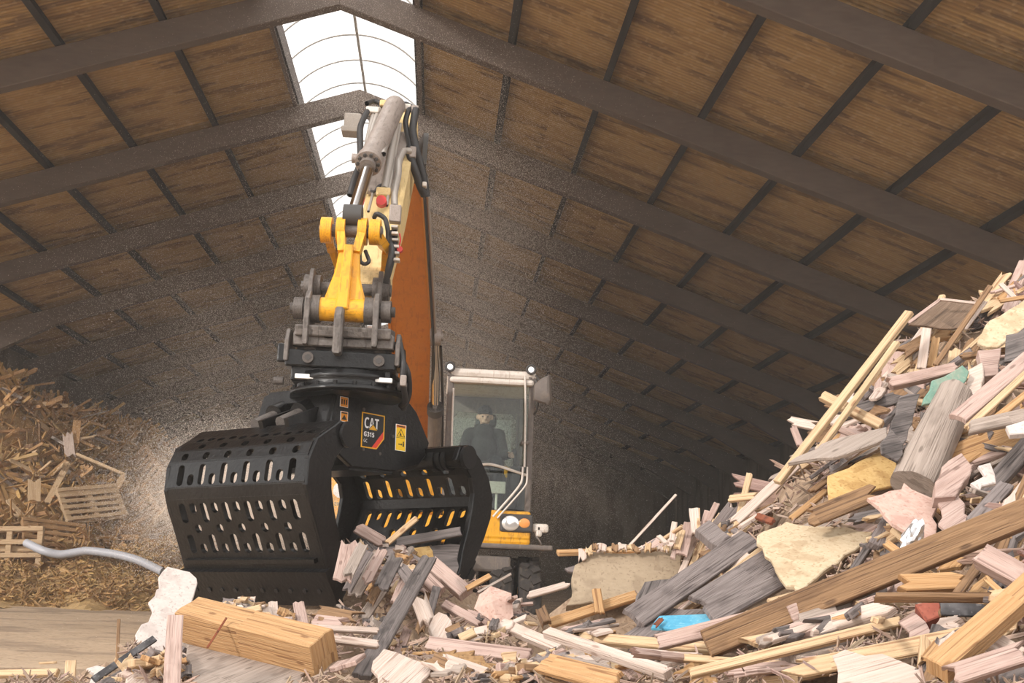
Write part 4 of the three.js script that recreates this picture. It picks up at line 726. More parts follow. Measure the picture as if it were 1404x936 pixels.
// ---------------------------------------------------------------- pieces that can be told apart: tall heap
wr = rng(700);
const T_ = timber, S_ = sheet;
T_('long_batten', 'long clean pale batten leaning up from the heap edge against the dark', [1247, 428, 6.1], [1066, 662, 5.9], 0.045, 0.03, WM.pine, { jag: 0.02, cat: 'batten', roll: 0.5 });
T_('long_batten', 'second pale batten leaning just below the longest one', [1231, 468, 6.0], [1120, 622, 5.9], 0.035, 0.025, WM.pine, { jag: 0.1, cat: 'batten', roll: 0.6 });
{ // round log with bark worn off
  const a = at(1310, 540, 5.6), b = at(1252, 668, 5.3), L = a.distanceTo(b), g = new THREE.CylinderGeometry(0.085, 0.1, L, 22, 14), p = g.attributes.position;
  for (let i = 0; i < p.count; i++) { const t = Math.atan2(p.getZ(i), p.getX(i)), k = 1 + 0.05 * Math.sin(3 * t + p.getY(i) * 5) + 0.03 * Math.sin(7 * t); p.setX(i, p.getX(i) * k); p.setZ(i, p.getZ(i) * k); }
  g.computeVertexNormals(); const uv = g.attributes.uv; for (let i = 0; i < uv.count; i++) uv.setXY(i, uv.getY(i) * L, uv.getX(i) * 0.55);
  const o = mesh('log', g, WM.ash); o.position.copy(a).add(b).multiplyScalar(0.5); o.quaternion.setFromUnitVectors(V3(0, 1, 0), a.clone().sub(b).normalize()); tag(o, 'thick round grey log standing aslant under the green board', 'log');
}
S_('painted_board', 'small board with flaking green paint above the log', [[1264, 557, 5.55], [1279, 522, 5.6], [1321, 500, 5.65], [1329, 512, 5.65], [1303, 549, 5.55]], 0.02, WM.teal);
S_('felt_board', 'charcoal grey rough board hanging beside the round log', [[1234, 545, 5.55], [1263, 538, 5.6], [1231, 634, 5.3], [1209, 619, 5.3]], 0.018, WM.slate);
S_('strand_board', 'yellow strand board with broken edge below the round log', [[1134, 652, 5.55], [1207, 618, 5.7], [1229, 633, 5.65], [1230, 662, 5.5], [1136, 692, 5.35]], 0.015, WM.osb);
S_('grey_board', 'long flat grey board jutting out over the yellow strand board', [[1080, 634, 5.7], [1140, 602, 5.8], [1216, 584, 5.75], [1217, 599, 5.65], [1160, 622, 5.6]], 0.02, WM.ash);
T_('round_stick', 'barkless round stick lying across the top beside the green board', [1217, 527, 5.75], [1314, 505, 5.7], 0.055, 0.05, WM.rose, { cat: 'stick' });
T_('plank', 'short upright pale plank standing behind the round stick', [1271, 450, 6.3], [1263, 506, 6.2], 0.047, 0.02, WM.pale, { jag: 0.05 });
T_('plank', 'upright tan plank next to the short pale upright plank', [1284, 462, 6.35], [1276, 506, 6.25], 0.04, 0.02, WM.honey);
S_('dark_board', 'dark brown panel lying on the crest below thin sticks', [[1246, 447, 6.6], [1288, 410, 6.65], [1340, 417, 6.6], [1318, 447, 6.5]], 0.015, WM.dark);
T_('thin_batten', 'thin pale batten bent along the edge of the dark crest panel', [1245, 443, 6.5], [1290, 410, 6.55], 0.018, 0.012, WM.rose, { cat: 'batten' });
T_('thin_batten', 'thin pale batten lying over the dark crest panel', [1288, 410, 6.52], [1340, 416, 6.5], 0.016, 0.012, WM.pale, { cat: 'batten' });
T_('thin_batten', 'long thin stick slanting down from the crest past the green board', [1358, 392, 6.2], [1282, 501, 6.0], 0.026, 0.018, WM.brown, { cat: 'batten', jag: 0.05 });
T_('thin_batten', 'second thin pale stick slanting down beside the long thin stick', [1352, 412, 6.2], [1322, 452, 6.15], 0.022, 0.014, WM.pale, { cat: 'batten' });
S_('fibre_board', 'large pale torn board near the crest of the tall heap', [[1339, 471, 5.95], [1357, 437, 6.05], [1404, 412, 6.1], [1420, 430, 6.0], [1404, 450, 5.95], [1369, 477, 5.9]], 0.018, WM.chip);
S_('grey_board', 'smooth violet grey panel below the large pale torn board', [[1381, 458, 5.7], [1420, 446, 5.7], [1420, 482, 5.6], [1378, 497, 5.6]], 0.016, WM.slate);
T_('wide_plank', 'wide rosy plank slanting down from the edge of the tall heap', [1420, 484, 5.4], [1311, 577, 5.15], 0.085, 0.03, WM.rose, { roll: 0.3 });
T_('long_batten', 'yellowish batten lying along the wide rosy plank', [1420, 500, 5.3], [1325, 588, 5.05], 0.03, 0.02, WM.pine, { cat: 'batten' });
T_('long_batten', 'tan batten fanned out below the wide rosy plank', [1420, 530, 5.2], [1340, 594, 5.0], 0.03, 0.02, WM.honey, { cat: 'batten' });
S_('wood_block', 'square pale wooden block above the wide rosy plank', [[1342, 480, 5.8], [1372, 476, 5.8], [1369, 512, 5.7], [1345, 516, 5.7]], 0.06, WM.rose, { jag: 0.006, cat: 'block' });
S_('wood_block', 'split pale block between the log and the wide rosy plank', [[1326, 505, 5.75], [1349, 497, 5.75], [1346, 534, 5.6], [1329, 545, 5.6]], 0.03, WM.pale, { cat: 'block' });
T_('plank', 'stout square batten sticking out below the two leaning battens', [1126, 542, 6.15], [1210, 584, 5.95], 0.05, 0.04, WM.pine, { jag: 0.1 });
T_('plank', 'whitish splintered plank end at the lower edge of the leaning battens', [1078, 576, 6.2], [1127, 586, 6.1], 0.05, 0.02, WM.pale, { jag: 0.6 });
T_('plank', 'pale stub hooked below the whitish plank end', [1086, 582, 6.15], [1100, 616, 6.05], 0.035, 0.025, WM.rose, { jag: 0.5 });
T_('thin_batten', 'short reddish stick pointing off the crest', [1369, 413, 6.3], [1420, 405, 6.3], 0.022, 0.016, WM.honey, { cat: 'batten' });
T_('thin_batten', 'short pale stick standing up on the crest', [1371, 388, 6.45], [1392, 409, 6.4], 0.026, 0.016, WM.pale, { cat: 'batten' });
T_('thin_batten', 'curved pale lath on the highest point of the crest', [1393, 402, 6.4], [1420, 392, 6.4], 0.02, 0.012, WM.pine, { cat: 'batten', bow: 0.02 });
T_('plank', 'rough pale plank lying across the heap above the grey slanting plank', [1322, 588, 5.0], [1425, 566, 4.95], 0.06, 0.03, WM.ash, { jag: 0.5 });
S_('plaster_piece', 'white crumbled plaster piece beside the rough pale plank', [[1378, 582, 4.9], [1404, 574, 4.9], [1420, 590, 4.85], [1385, 597, 4.85]], 0.03, WM.plaster, { jag: 0.02, cat: 'plaster' });
S_('wood_block', 'broad tan beam stub in the heap under the rough pale plank', [[1290, 640, 5.0], [1318, 618, 5.05], [1330, 640, 5.0], [1312, 680, 4.85], [1282, 682, 4.85]], 0.06, WM.rose, { cat: 'block' });
S_('chip_board', 'white flaking board beside the broad tan stub', [[1330, 660, 4.9], [1356, 632, 5.0], [1362, 650, 4.95], [1345, 672, 4.85]], 0.02, WM.plaster, { jag: 0.03 });
T_('plank', 'grey slanting plank above the long brown beam', [1332, 718, 4.5], [1381, 664, 4.75], 0.055, 0.025, WM.grey);
// the middle of the tall heap
T_('squared_timber', 'long straight brown beam lying across the tall heap', [968, 884, 4.35], [1440, 690, 4.2], 0.095, 0.075, WM.brown, { jag: 0.02, cat: 'beam', roll: 0.25 });
S_('fibre_board', 'big rosy board with frayed edge above the long brown beam', [[1189, 684, 5.0], [1243, 660, 5.1], [1290, 692, 5.0], [1283, 740, 4.75], [1243, 728, 4.8]], 0.022, WM.pink, { jag: 0.02 });
S_('fibre_board', 'cracked rosy board standing between frayed board and slanting plank', [[1283, 677, 4.95], [1310, 654, 5.0], [1321, 694, 4.85], [1328, 720, 4.7], [1290, 738, 4.65]], 0.02, WM.rose, { jag: 0.02 });
S_('chip_board', 'large broken chipboard with crumbling edge in the middle of the heap', [[1036, 733, 5.5], [1077, 715, 5.6], [1196, 728, 5.4], [1175, 756, 5.25], [1131, 780, 5.1], [1097, 818, 4.95], [1068, 790, 5.1]], 0.02, WM.chip, { jag: 0.025 });
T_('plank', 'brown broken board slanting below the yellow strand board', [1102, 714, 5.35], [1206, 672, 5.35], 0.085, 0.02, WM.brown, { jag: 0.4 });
T_('broken_stub', 'split orange tan stub with splintered end below the long beam', [1222, 802, 4.1], [1330, 797, 4.05], 0.06, 0.04, WM.honey, { jag: 0.5, cat: 'block' });
T_('squared_timber', 'heavy rosy brown beam end pointing down at the front of the heap', [1440, 782, 3.55], [1284, 920, 3.4], 0.07, 0.06, WM.honey, { jag: 0.03, cat: 'beam', roll: 0.2 });
T_('felt_strip', 'black speckled roofing strip beside the red brick', [1288, 834, 3.95], [1382, 839, 3.9], 0.045, 0.012, WM.felt, { jag: 0.05, cat: 'strip' });
S_('brick', 'broken red brick lying beside the black roofing strip', [[1256, 828, 4.0], [1288, 819, 4.0], [1289, 844, 3.95], [1270, 854, 3.95]], 0.06, WM.brick, { jag: 0.008, cat: 'brick' });
T_('long_batten', 'long bright pine batten lying low across the front of the heap', [945, 924, 4.1], [1236, 852, 4.05], 0.032, 0.03, WM.pine, { jag: 0.1, cat: 'batten' });
T_('wood_block', 'thick rosy block with two cut ends above the heavy beam end', [1345, 762, 4.0], [1415, 800, 3.85], 0.075, 0.06, WM.rose, { jag: 0.05, cat: 'block' });
T_('thin_batten', 'tan batten crossing under the long brown beam', [1214, 744, 4.55], [1318, 820, 4.25], 0.028, 0.022, WM.honey, { cat: 'batten' });
T_('thin_batten', 'tan batten leaning against the split orange stub', [1345, 770, 4.1], [1290, 845, 3.95], 0.03, 0.02, WM.brown, { cat: 'batten' });
T_('wood_block', 'pale square stub beside the heavy beam end', [1350, 874, 3.55], [1402, 905, 3.45], 0.055, 0.05, WM.pale, { jag: 0.05, cat: 'block' });
S_('board_fragment', 'thin pale board piece curling beside the red brick', [[1233, 852, 4.0], [1252, 838, 4.0], [1276, 868, 3.9], [1262, 892, 3.85], [1240, 880, 3.9]], 0.012, WM.rose, { jag: 0.02 });
S_('paper_sheet', 'crumpled whitish sheet at the bottom of the tall heap', [[1142, 898, 3.85], [1160, 892, 3.85], [1240, 905, 3.75], [1262, 912, 3.7], [1264, 940, 3.65], [1150, 940, 3.7]], 0.006, WM.pale, { jag: 0.02, cat: 'sheet' });
S_('grey_board', 'brown grey broken board under the bright pine batten', [[1040, 892, 4.2], [1130, 868, 4.25], [1190, 850, 4.2], [1192, 872, 4.1], [1100, 900, 4.05]], 0.03, WM.ash, { jag: 0.015 });
T_('plank', 'pinkish white plank lying in front beside the crumpled sheet', [1290, 932, 3.35], [1420, 890, 3.3], 0.06, 0.03, WM.rose, { jag: 0.4 });
{ // crumpled foil
  const g = new THREE.IcosahedronGeometry(0.06, 3), p = g.attributes.position; for (let i = 0; i < p.count; i++) { const v = V3(p.getX(i), p.getY(i), p.getZ(i)), k = 1 + 0.5 * (nA(v.x * 60 + 9, v.y * 60 + v.z * 40) - 0.5); v.multiplyScalar(k); p.setXYZ(i, v.x * 0.6, v.y * 1.1, v.z * 0.6); }
  const o = mesh('foil', (g.computeVertexNormals(), g), foilMat); o.position.copy(at(1252, 734, 4.62)); o.rotation.z = -0.5; tag(o, 'crumpled silver foil stuck on the big rosy board', 'foil');
}
// grey planks fanned out
T_('wide_plank', 'upper of three wide grey planks fanned out on the heap', [1030, 738, 5.75], [866, 850, 5.2], 0.11, 0.03, WM.grey, { jag: 0.08 });
T_('wide_plank', 'middle of three wide grey planks fanned out on the heap', [1078, 752, 5.5], [955, 830, 5.15], 0.1, 0.028, WM.grey, { jag: 0.2 });
T_('wide_plank', 'lower of three wide grey planks fanned out on the heap', [1098, 776, 5.3], [968, 848, 4.95], 0.095, 0.028, WM.grey, { jag: 0.2 });
T_('thin_batten', 'yellow sapwood lath between the upper and middle grey planks', [1045, 752, 5.5], [950, 826, 5.2], 0.026, 0.02, WM.pine, { cat: 'batten' });
S_('wood_block', 'short thick grey board end above the fanned grey planks', [[953, 725, 5.9], [973, 712, 5.95], [1003, 735, 5.85], [984, 750, 5.8]], 0.05, WM.grey, { jag: 0.006, cat: 'block' });
S_('sand_board', 'broad sand coloured wall panel standing at the end of the heap', [[777, 839, 6.4], [788, 770, 6.5], [809, 752, 6.55], [922, 753, 6.6], [938, 764, 6.6], [925, 802, 6.4], [872, 815, 6.35]], 0.05, WM.sand, { jag: 0.02 });
for (let k = 0; k < 16; k++) { const x = 796 + k * 9 + 4 * wr(); T_('wood_splinter', 'torn fibre sticking out of the top of the sand coloured panel', [x, 756 + (k < 2 ? 14 - 7 * k : 0) + 3 * wr(), 6.52], [x + 10 * wr() - 4, 742 + 8 * wr(), 6.55], 0.03 + 0.03 * wr(), 0.02, [WM.pale, WM.pine, WM.brown][k % 3], { cat: 'splinter', jag: 0.8, group: 'torn fibres along the top of the sand coloured panel' }); }
T_('long_batten', 'yellow brown batten leaning along the foot of the sand coloured panel', [752, 855, 6.1], [873, 816, 6.2], 0.05, 0.03, WM.honey, { cat: 'batten', jag: 0.05 });
T_('plank', 'short upright tan stub against the sand coloured panel', [817, 804, 6.15], [823, 842, 6.1], 0.045, 0.03, WM.honey);
T_('plank', 'tan stub standing at the end of the yellow brown batten', [740, 832, 6.05], [752, 862, 5.95], 0.05, 0.03, WM.brown, { jag: 0.4 });
S_('grey_board', 'violet grey panel leaning between sand panel and grey planks', [[869, 830, 5.9], [884, 795, 6.05], [923, 794, 6.05], [898, 834, 5.85]], 0.015, WM.slate);
S_('blue_board', 'bright blue painted board lying on the heap', [[893, 861, 5.0], [903, 842, 5.1], [1003, 841, 5.0], [948, 862, 4.9]], 0.014, WM.blue, { jag: 0.004 });
T_('paint_chip', 'rust brown scrape on the end of the bright blue board', [897, 859, 4.94], [909, 846, 5.02], 0.02, 0.006, WM.rust, { cat: 'splinter', jag: 0.6 });
S_('grey_board', 'grey cracked panel under the bright blue board', [[852, 876, 5.15], [902, 828, 5.4], [996, 842, 5.2], [912, 870, 5.0]], 0.02, WM.grey, { jag: 0.015 });
T_('wide_plank', 'rosy brown plank running under the long brown beam', [896, 882, 4.75], [1042, 846, 4.65], 0.06, 0.03, WM.rose);
T_('wide_plank', 'bright pale plank sloping across the bottom of the heap', [750, 867, 5.1], [918, 924, 4.45], 0.045, 0.035, WM.pale, { jag: 0.05, roll: -0.3 });
T_('wide_plank', 'beige plank lying level behind the bright pale plank', [794, 874, 5.25], [982, 890, 4.8], 0.045, 0.035, WM.pine, { jag: 0.1 });
T_('plank', 'broken white lath pointing from the excavator wheel to the sand panel', [718, 818, 6.3], [782, 800, 6.4], 0.035, 0.02, WM.pale, { jag: 0.6 });
T_('wide_plank', 'wide brownish plank with visible grain at the bottom edge', [742, 908, 4.7], [850, 936, 4.3], 0.085, 0.025, WM.honey, { jag: 0.2 });
T_('thin_batten', 'single thin lath sticking up against the dark background', [927, 678, 6.9], [862, 749, 6.7], 0.014, 0.01, WM.pale, { cat: 'batten', jag: 0.02 });
const uprights = [[951, 697, 955, 732, 0.05], [957, 697, 958, 730, 0.02], [983, 690, 970, 716, 0.032], [925, 716, 921, 742, 0.03], [938, 720, 928, 752, 0.035], [946, 716, 934, 762, 0.06], [955, 735, 932, 790, 0.03], [965, 738, 945, 785, 0.03], [930, 740, 922, 766, 0.025], [903, 735, 914, 745, 0.025], [905, 742, 935, 722, 0.02], [971, 700, 960, 740, 0.04]];
uprights.forEach(([a, b, c, d, w], k) => T_('batten', 'short pale upright batten crowded above the fanned grey planks', [a, b, 6.5], [c, d, 6.35], w, 0.016, [WM.pale, WM.pine, WM.rose][k % 3], { cat: 'batten', group: 'upright battens above the fanned grey planks', jag: 0.1 }));
T_('plank', 'pale split plank rising along the heap edge towards the leaning battens', [1098, 632, 6.0], [1000, 722, 6.1], 0.05, 0.02, WM.pale, { jag: 0.5 });
T_('plank', 'small tan board jutting over the dark near the split plank', [998, 684, 6.5], [1038, 680, 6.35], 0.04, 0.02, WM.pine);
T_('plank', 'red stained stub beside the large broken chipboard', [1034, 706, 5.9], [1062, 716, 5.75], 0.035, 0.02, WM.rust, { jag: 0.5 });
T_('plank', 'orange brown batten above the large broken chipboard', [1084, 712, 5.8], [1134, 672, 5.85], 0.03, 0.02, WM.honey);
S_('shaggy_fibre', 'shaggy brown torn fibre mat at the bottom of the heap', [[935, 915, 4.35], [950, 900, 4.4], [985, 925, 4.25], [975, 940, 4.2]], 0.03, WM.fibre, { jag: 0.04, step: 0.02, cat: 'fibre' });

// ---------------------------------------------------------------- pieces that can be told apart: low heap under the grapple
T_('wide_plank', 'long blue grey weathered plank leaning down from the grapple', [589, 764, 6.9], [494, 930, 5.3], 0.08, 0.025, WM.slate, { jag: 0.2 });
T_('wide_plank', 'violet grey plank clamped level inside the far shell', [543, 744, 7.85], [634, 728, 7.8], 0.06, 0.025, WM.slate, { jag: 0.1 });
T_('thin_batten', 'pale stick poking up between the shells', [530, 745, 7.5], [573, 709, 7.55], 0.035, 0.02, WM.pine, { cat: 'batten' });
T_('wide_plank', 'rosy grey plank end between the two shells', [488, 722, 7.7], [528, 745, 7.6], 0.075, 0.025, WM.rose);
S_('grey_board', 'dark violet panel standing under the far shell', [[588, 748, 7.85], [631, 746, 7.9], [627, 786, 7.75], [612, 790, 7.7]], 0.015, WM.slate);
S_('yellow_board', 'yellow painted board end beside the dark violet panel', [[566, 750, 7.8], [589, 748, 7.85], [596, 764, 7.75], [575, 764, 7.75]], 0.015, WM.osb);
T_('wood_block', 'thick rosy square timber falling below the far shell', [590, 772, 7.2], [640, 815, 7.0], 0.085, 0.06, WM.rose, { jag: 0.05, cat: 'block' });
T_('wood_block', 'shorter rosy timber beside the falling square timber', [576, 786, 7.0], [606, 815, 6.9], 0.07, 0.05, WM.rose, { jag: 0.15, cat: 'block' });
T_('broken_stub', 'pale stub with splintered end hanging below the grey plank', [570, 808, 6.6], [588, 858, 6.4], 0.08, 0.04, WM.pale, { jag: 0.8, cat: 'block' });
T_('round_stick', 'barkless round stub lying beside the pink chunk', [608, 828, 6.6], [662, 857, 6.4], 0.045, 0.04, WM.rose, { cat: 'stick' });
T_('thin_batten', 'short tan stick behind the pink chunk', [638, 808, 6.9], [674, 788, 6.9], 0.03, 0.02, WM.honey, { cat: 'batten' });
T_('thin_batten', 'thin grey lath behind the pink chunk', [655, 812, 6.8], [702, 786, 6.8], 0.014, 0.01, WM.ash, { cat: 'batten' });
{ // faceted chunk
  const P = [[650, 834, 6.25], [657, 815, 6.3], [673, 803, 6.35], [701, 813, 6.3], [704, 844, 6.2], [687, 860, 6.15]].map((q) => at(...q)), c = P.reduce((s, p) => s.add(p), V3(0, 0, 0)).multiplyScalar(1 / 6), v = [];
  for (const p of P) v.push(p.clone().sub(c), p.clone().sub(c).multiplyScalar(0.8).add(V3(0, 0.01, -0.14)));
  const hub = V3(-0.02, 0.01, 0.05), back = V3(0, 0, -0.16), pos = [], tri = (a, b, d) => pos.push(a.x, a.y, a.z, b.x, b.y, b.z, d.x, d.y, d.z);
  for (let i = 0; i < 6; i++) { const j = (i + 1) % 6; tri(hub, v[2 * j], v[2 * i]); tri(v[2 * i], v[2 * j], v[2 * j + 1]); tri(v[2 * i], v[2 * j + 1], v[2 * i + 1]); tri(back, v[2 * i + 1], v[2 * j + 1]); }
  const g = new THREE.BufferGeometry(); g.setAttribute('position', new THREE.Float32BufferAttribute(pos, 3)); const o = mesh('rubble_chunk', boxUV(g), WM.pink); o.position.copy(c); tag(o, 'pink and white faceted rubble chunk lying before the excavator wheel', 'rubble');
}
T_('wide_plank', 'long level rosy plank in front of the pink chunk', [586, 882, 5.7], [728, 900, 5.4], 0.065, 0.03, WM.rose, { jag: 0.05 });
T_('wide_plank', 'pale sloping plank between pink chunk and sand panel', [688, 855, 6.0], [768, 890, 5.5], 0.055, 0.035, WM.pale, { jag: 0.05 });
T_('plank', 'small yellow block on the long level rosy plank', [630, 876, 5.75], [652, 866, 5.75], 0.04, 0.03, WM.pine, { jag: 0.05 });
S_('fibre_board', 'bright pale board piece at the bottom edge under the grapple', [[510, 902, 5.0], [528, 889, 5.1], [593, 916, 5.0], [578, 940, 4.85], [518, 940, 4.85]], 0.02, WM.pale, { jag: 0.01 });
{ // thick squared log end, honey coloured
  const o = T_('squared_timber', 'thick honey coloured squared timber lying below the near shell', [258, 848, 5.55], [446, 896, 5.15], 0.14, 0.15, WM.honey, { jag: 0.06, cat: 'beam', roll: -0.35 });
  const p = at(310, 846, 5.35); T_('thin_batten', 'thin rust red splinter stuck on the honey coloured timber', [311, 846, 5.3], [284, 888, 5.25], 0.008, 0.006, WM.rust, { cat: 'splinter' });
}
T_('round_stick', 'upper of two whitish sticks beside the honey coloured timber', [422, 860, 5.5], [520, 865, 5.6], 0.028, 0.025, WM.pale, { cat: 'stick' });
T_('round_stick', 'lower of two whitish sticks beside the honey coloured timber', [422, 872, 5.35], [520, 884, 5.4], 0.034, 0.03, WM.pale, { cat: 'stick' });
T_('plank', 'tan torn board pushed under the cutting edge of the near shell', [426, 836, 6.5], [500, 848, 6.4], 0.06, 0.02, WM.brown, { jag: 0.6 });
T_('plank', 'first pale plank standing under the near shell', [374, 826, 6.9], [377, 862, 6.5], 0.05, 0.02, WM.pale);
T_('plank', 'second pale plank standing under the near shell', [409, 826, 6.9], [417, 866, 6.5], 0.06, 0.02, WM.rose);
S_('plaster_piece', 'white torn plaster piece under the pale splintered stub', [[590, 860, 6.2], [604, 836, 6.3], [620, 852, 6.25], [613, 882, 6.1], [591, 874, 6.1]], 0.03, WM.pale, { jag: 0.02, cat: 'plaster' });
S_('shaggy_fibre', 'brown shaggy fibre bundle in front of the long level plank', [[602, 892, 5.35], [640, 894, 5.35], [684, 916, 5.2], [668, 924, 5.15], [612, 906, 5.25]], 0.04, WM.fibre, { jag: 0.05, step: 0.02, cat: 'fibre' });
const sheaf = [[508, 754, 474, 812, 0.05, 'grey'], [520, 762, 482, 822, 0.07, 'ash'], [526, 752, 500, 800, 0.06, 'rose'], [536, 770, 505, 830, 0.05, 'brown'], [530, 800, 496, 850, 0.06, 'ash'], [520, 812, 500, 856, 0.04, 'grey'], [545, 760, 520, 810, 0.08, 'slate'], [548, 775, 566, 800, 0.07, 'grey'], [482, 735, 468, 800, 0.1, 'rose'], [498, 745, 476, 790, 0.06, 'ash'], [556, 790, 540, 830, 0.05, 'rose'], [590, 810, 574, 870, 0.05, 'brown'], [560, 860, 545, 900, 0.05, 'rose'], [600, 800, 588, 846, 0.045, 'slate']];
sheaf.forEach(([a, b, c, d, w, m], k) => T_('split_plank', 'split plank in the sheaf of planks gripped below the near shell', [a, b, 7.35 - k * 0.03], [c, d, 6.95 - k * 0.03], w, 0.018, WM[m], { jag: 0.5, group: 'sheaf of split planks below the near shell' }));
// front left
T_('post', 'upright rosy grey post at the bottom edge beside the honey timber', [240, 849, 4.9], [235, 945, 4.6], 0.06, 0.05, WM.rose, { jag: 0.02, cat: 'post' });
S_('plaster_sheet', 'whitish slab of torn plasterboard leaning behind the upright post', [[188, 884, 6.5], [204, 830, 6.75], [216, 788, 6.9], [232, 772, 7.0], [268, 792, 7.0], [270, 842, 6.8], [228, 896, 6.4]], 0.02, WM.plaster, { jag: 0.03, cat: 'plaster' });
T_('angle_strip', 'dark thin metal angle strip slanting before the plasterboard slab', [128, 932, 5.3], [212, 875, 5.5], 0.03, 0.014, WM.felt, { jag: 0.02, cat: 'strip' });
T_('thin_rod', 'thin olive rod standing upright on the bare floor', [163, 849, 8.6], [160, 918, 8.4], 0.022, 0.022, WM.brown, { jag: 0.02, cat: 'rod' });
S_('grey_board', 'grey scratched panel lying under the honey coloured timber', [[250, 876, 5.55], [292, 866, 5.7], [425, 916, 5.2], [404, 940, 5.0], [266, 940, 5.05]], 0.02, WM.ash, { jag: 0.015 });
T_('plank', 'pale pine plank lying on the floor at the far corner of the low heap', [-10, 924, 6.3], [80, 922, 6.2], 0.035, 0.03, WM.pine, { jag: 0.05 });
T_('wood_block', 'small upright pine block standing on the floor beside the pine plank', [97, 908, 6.2], [96, 934, 6.1], 0.05, 0.04, WM.pine, { jag: 0.05, cat: 'block' });
S_('plastic_bag', 'crumpled translucent whitish sheet beside the small pine block', [[120, 918, 5.6], [135, 910, 5.65], [152, 918, 5.6], [148, 938, 5.45], [124, 938, 5.45]], 0.02, WM.plaster, { jag: 0.03, cat: 'sheet' });
const tall = under(tallRaw), low = under(lowRaw);
heapMesh('wood_debris', 'crumbled wood and dirt filling the tall scrap heap', tall, [-0.1, 6.5], [-9.4, -1.8], 0.12, crumbMat, 0.09, 0.1);
heapMesh('wood_debris', 'crumbled wood and dirt under the grapple', low, [-3.4, 0.9], [-9.7, -2.2], 0.12, crumbMat, 0.08, 0.16);
const between = (a, b) => (r) => { const t = r(); return a.map((v, i) => v + (b[i] - v) * t); };
// spots are picked over the heap as the photograph shows it: bands from the crest down to the front
const tallBands = [[[1404, 405, 6.7], [1160, 570, 6.7]], [[1404, 450, 6.4], [1120, 620, 6.5]], [[1404, 520, 5.9], [1090, 660, 6.3]], [[1404, 600, 5.3], [1010, 720, 6.4]], [[1404, 660, 4.9], [900, 760, 6.5]], [[1404, 730, 4.5], [960, 800, 5.6]], [[1404, 790, 4.1], [1000, 860, 4.8]], [[1404, 850, 3.75], [860, 900, 4.7]], [[1404, 900, 3.5], [740, 920, 4.8]], [[1404, 925, 3.4], [760, 885, 5.4]], [[1000, 720, 6.6], [860, 765, 6.7]]];
scatter(tall, (r, k) => between(...tallBands[k % tallBands.length])(r), 340, 501, (r) => (r() < 0.62 ? 0.5 + 0.9 * (r() - 0.5) : r() * PI), 0.85);
scatter(tall, (r, k) => between(...tallBands[k % tallBands.length])(r), 130, 511, (r) => r() * PI, 0.42);
const lowBands = [[[470, 748, 7.6], [640, 790, 7.6]], [[470, 770, 7.3], [640, 800, 7.3]], [[300, 845, 6.8], [460, 850, 6.5]], [[460, 810, 6.8], [700, 850, 6.4]], [[430, 860, 6.2], [740, 880, 5.8]], [[260, 870, 6.0], [740, 915, 5.1]], [[240, 925, 5.1], [740, 930, 4.9]], [[560, 900, 5.4], [860, 932, 4.7]], [[20, 930, 5.8], [280, 930, 5.0]], [[200, 880, 6.2], [300, 850, 6.2]]];
scatter(low, (r, k) => between(...lowBands[k % lowBands.length])(r), 290, 502, (r) => (r() < 0.5 ? 0.9 + 1.2 * (r() - 0.5) : r() * PI), 0.62);

scatter(low, (r, k) => between(...lowBands[k % lowBands.length])(r), 110, 512, (r) => r() * PI, 0.4);

// small splinters and chips strewn over both heaps
{
  const r = rng(503), g = boxUV(plankGeo(0.07, 0.012, 0.005, r, { jag: 0.6 })), N = 3000;
  for (const [hf, bands, label] of [[tall, tallBands, 'small splinters and chips strewn over the tall heap'], [low, lowBands, 'small splinters and chips strewn over the low heap']]) {
    const im = new THREE.InstancedMesh(g, WM.pale, N), m = new THREE.Matrix4(), q = new THREE.Quaternion(), c = new THREE.Color();
    for (let i = 0; i < N; i++) {
      const [px, py, d] = between(...bands[i % bands.length])(r), p = at(px + (r() - 0.5) * 60, py + (r() - 0.5) * 40, d + (r() - 0.5) * 0.5); p.y = hf(p.x, p.z) + 0.005 + r() * 0.04; if (!free(p, 2)) { i--; continue; }
      q.setFromEuler(new THREE.Euler((r() - 0.5) * 2, r() * 6.3, (r() - 0.5) * 1.6)); const s = 0.3 + r() * 0.8; m.compose(p, q, V3(s * (0.7 + 1.2 * r()), s * (0.6 + r() * 0.8), s)); im.setMatrixAt(i, m);
      const t = 0.42 + 0.55 * r(); im.setColorAt(i, c.setRGB(t, t * (0.86 + 0.1 * r()), t * (0.74 + 0.16 * r())));
    }
    im.name = numbered('wood_chips'); im.castShadow = im.receiveShadow = true; scene.add(im); tag(im, label, 'wood chips', null, 'stuff');
  }
}

{ // the flank of the tall heap that the photograph does not show: planks that nobody could count
  const r = rng(521), N = 1500, im = new THREE.InstancedMesh(plankGeo(0.5, 0.07, 0.022, r, { jag: 0.4 }), WM.rose, N), m = new THREE.Matrix4(), q = new THREE.Quaternion(), c = new THREE.Color();
  for (let i = 0, n = 0; i < N && n < 60000; n++) {
    const x = 0.4 + 5.4 * r(), z = -9.1 + 6.6 * r(), y = tall(x, z), p = V3(x, y - 0.02 + 0.05 * r(), z), [px, py] = pix(p), back = z < -7.6; if (y < 0.1 || (px < 1425 && py > 0 && !back)) continue;
    q.setFromEuler(new THREE.Euler((r() - 0.5) * 1.2, r() * 6.3, (r() - 0.5) * 1.2)); m.compose(p, q, V3(0.4 + 1.1 * r(), 0.4 + 1.1 * r(), 0.6 + 0.8 * r())); im.setMatrixAt(i, m); const t = 0.55 + 0.45 * r(); im.setColorAt(i, c.setRGB(t, t * (0.88 + 0.1 * r()), t * (0.8 + 0.18 * r()))); i++;
  }
  im.name = numbered('wood_debris'); im.castShadow = im.receiveShadow = true; scene.add(im); tag(im, 'mass of broken planks over the far flank of the tall heap', 'debris', null, 'stuff');
}
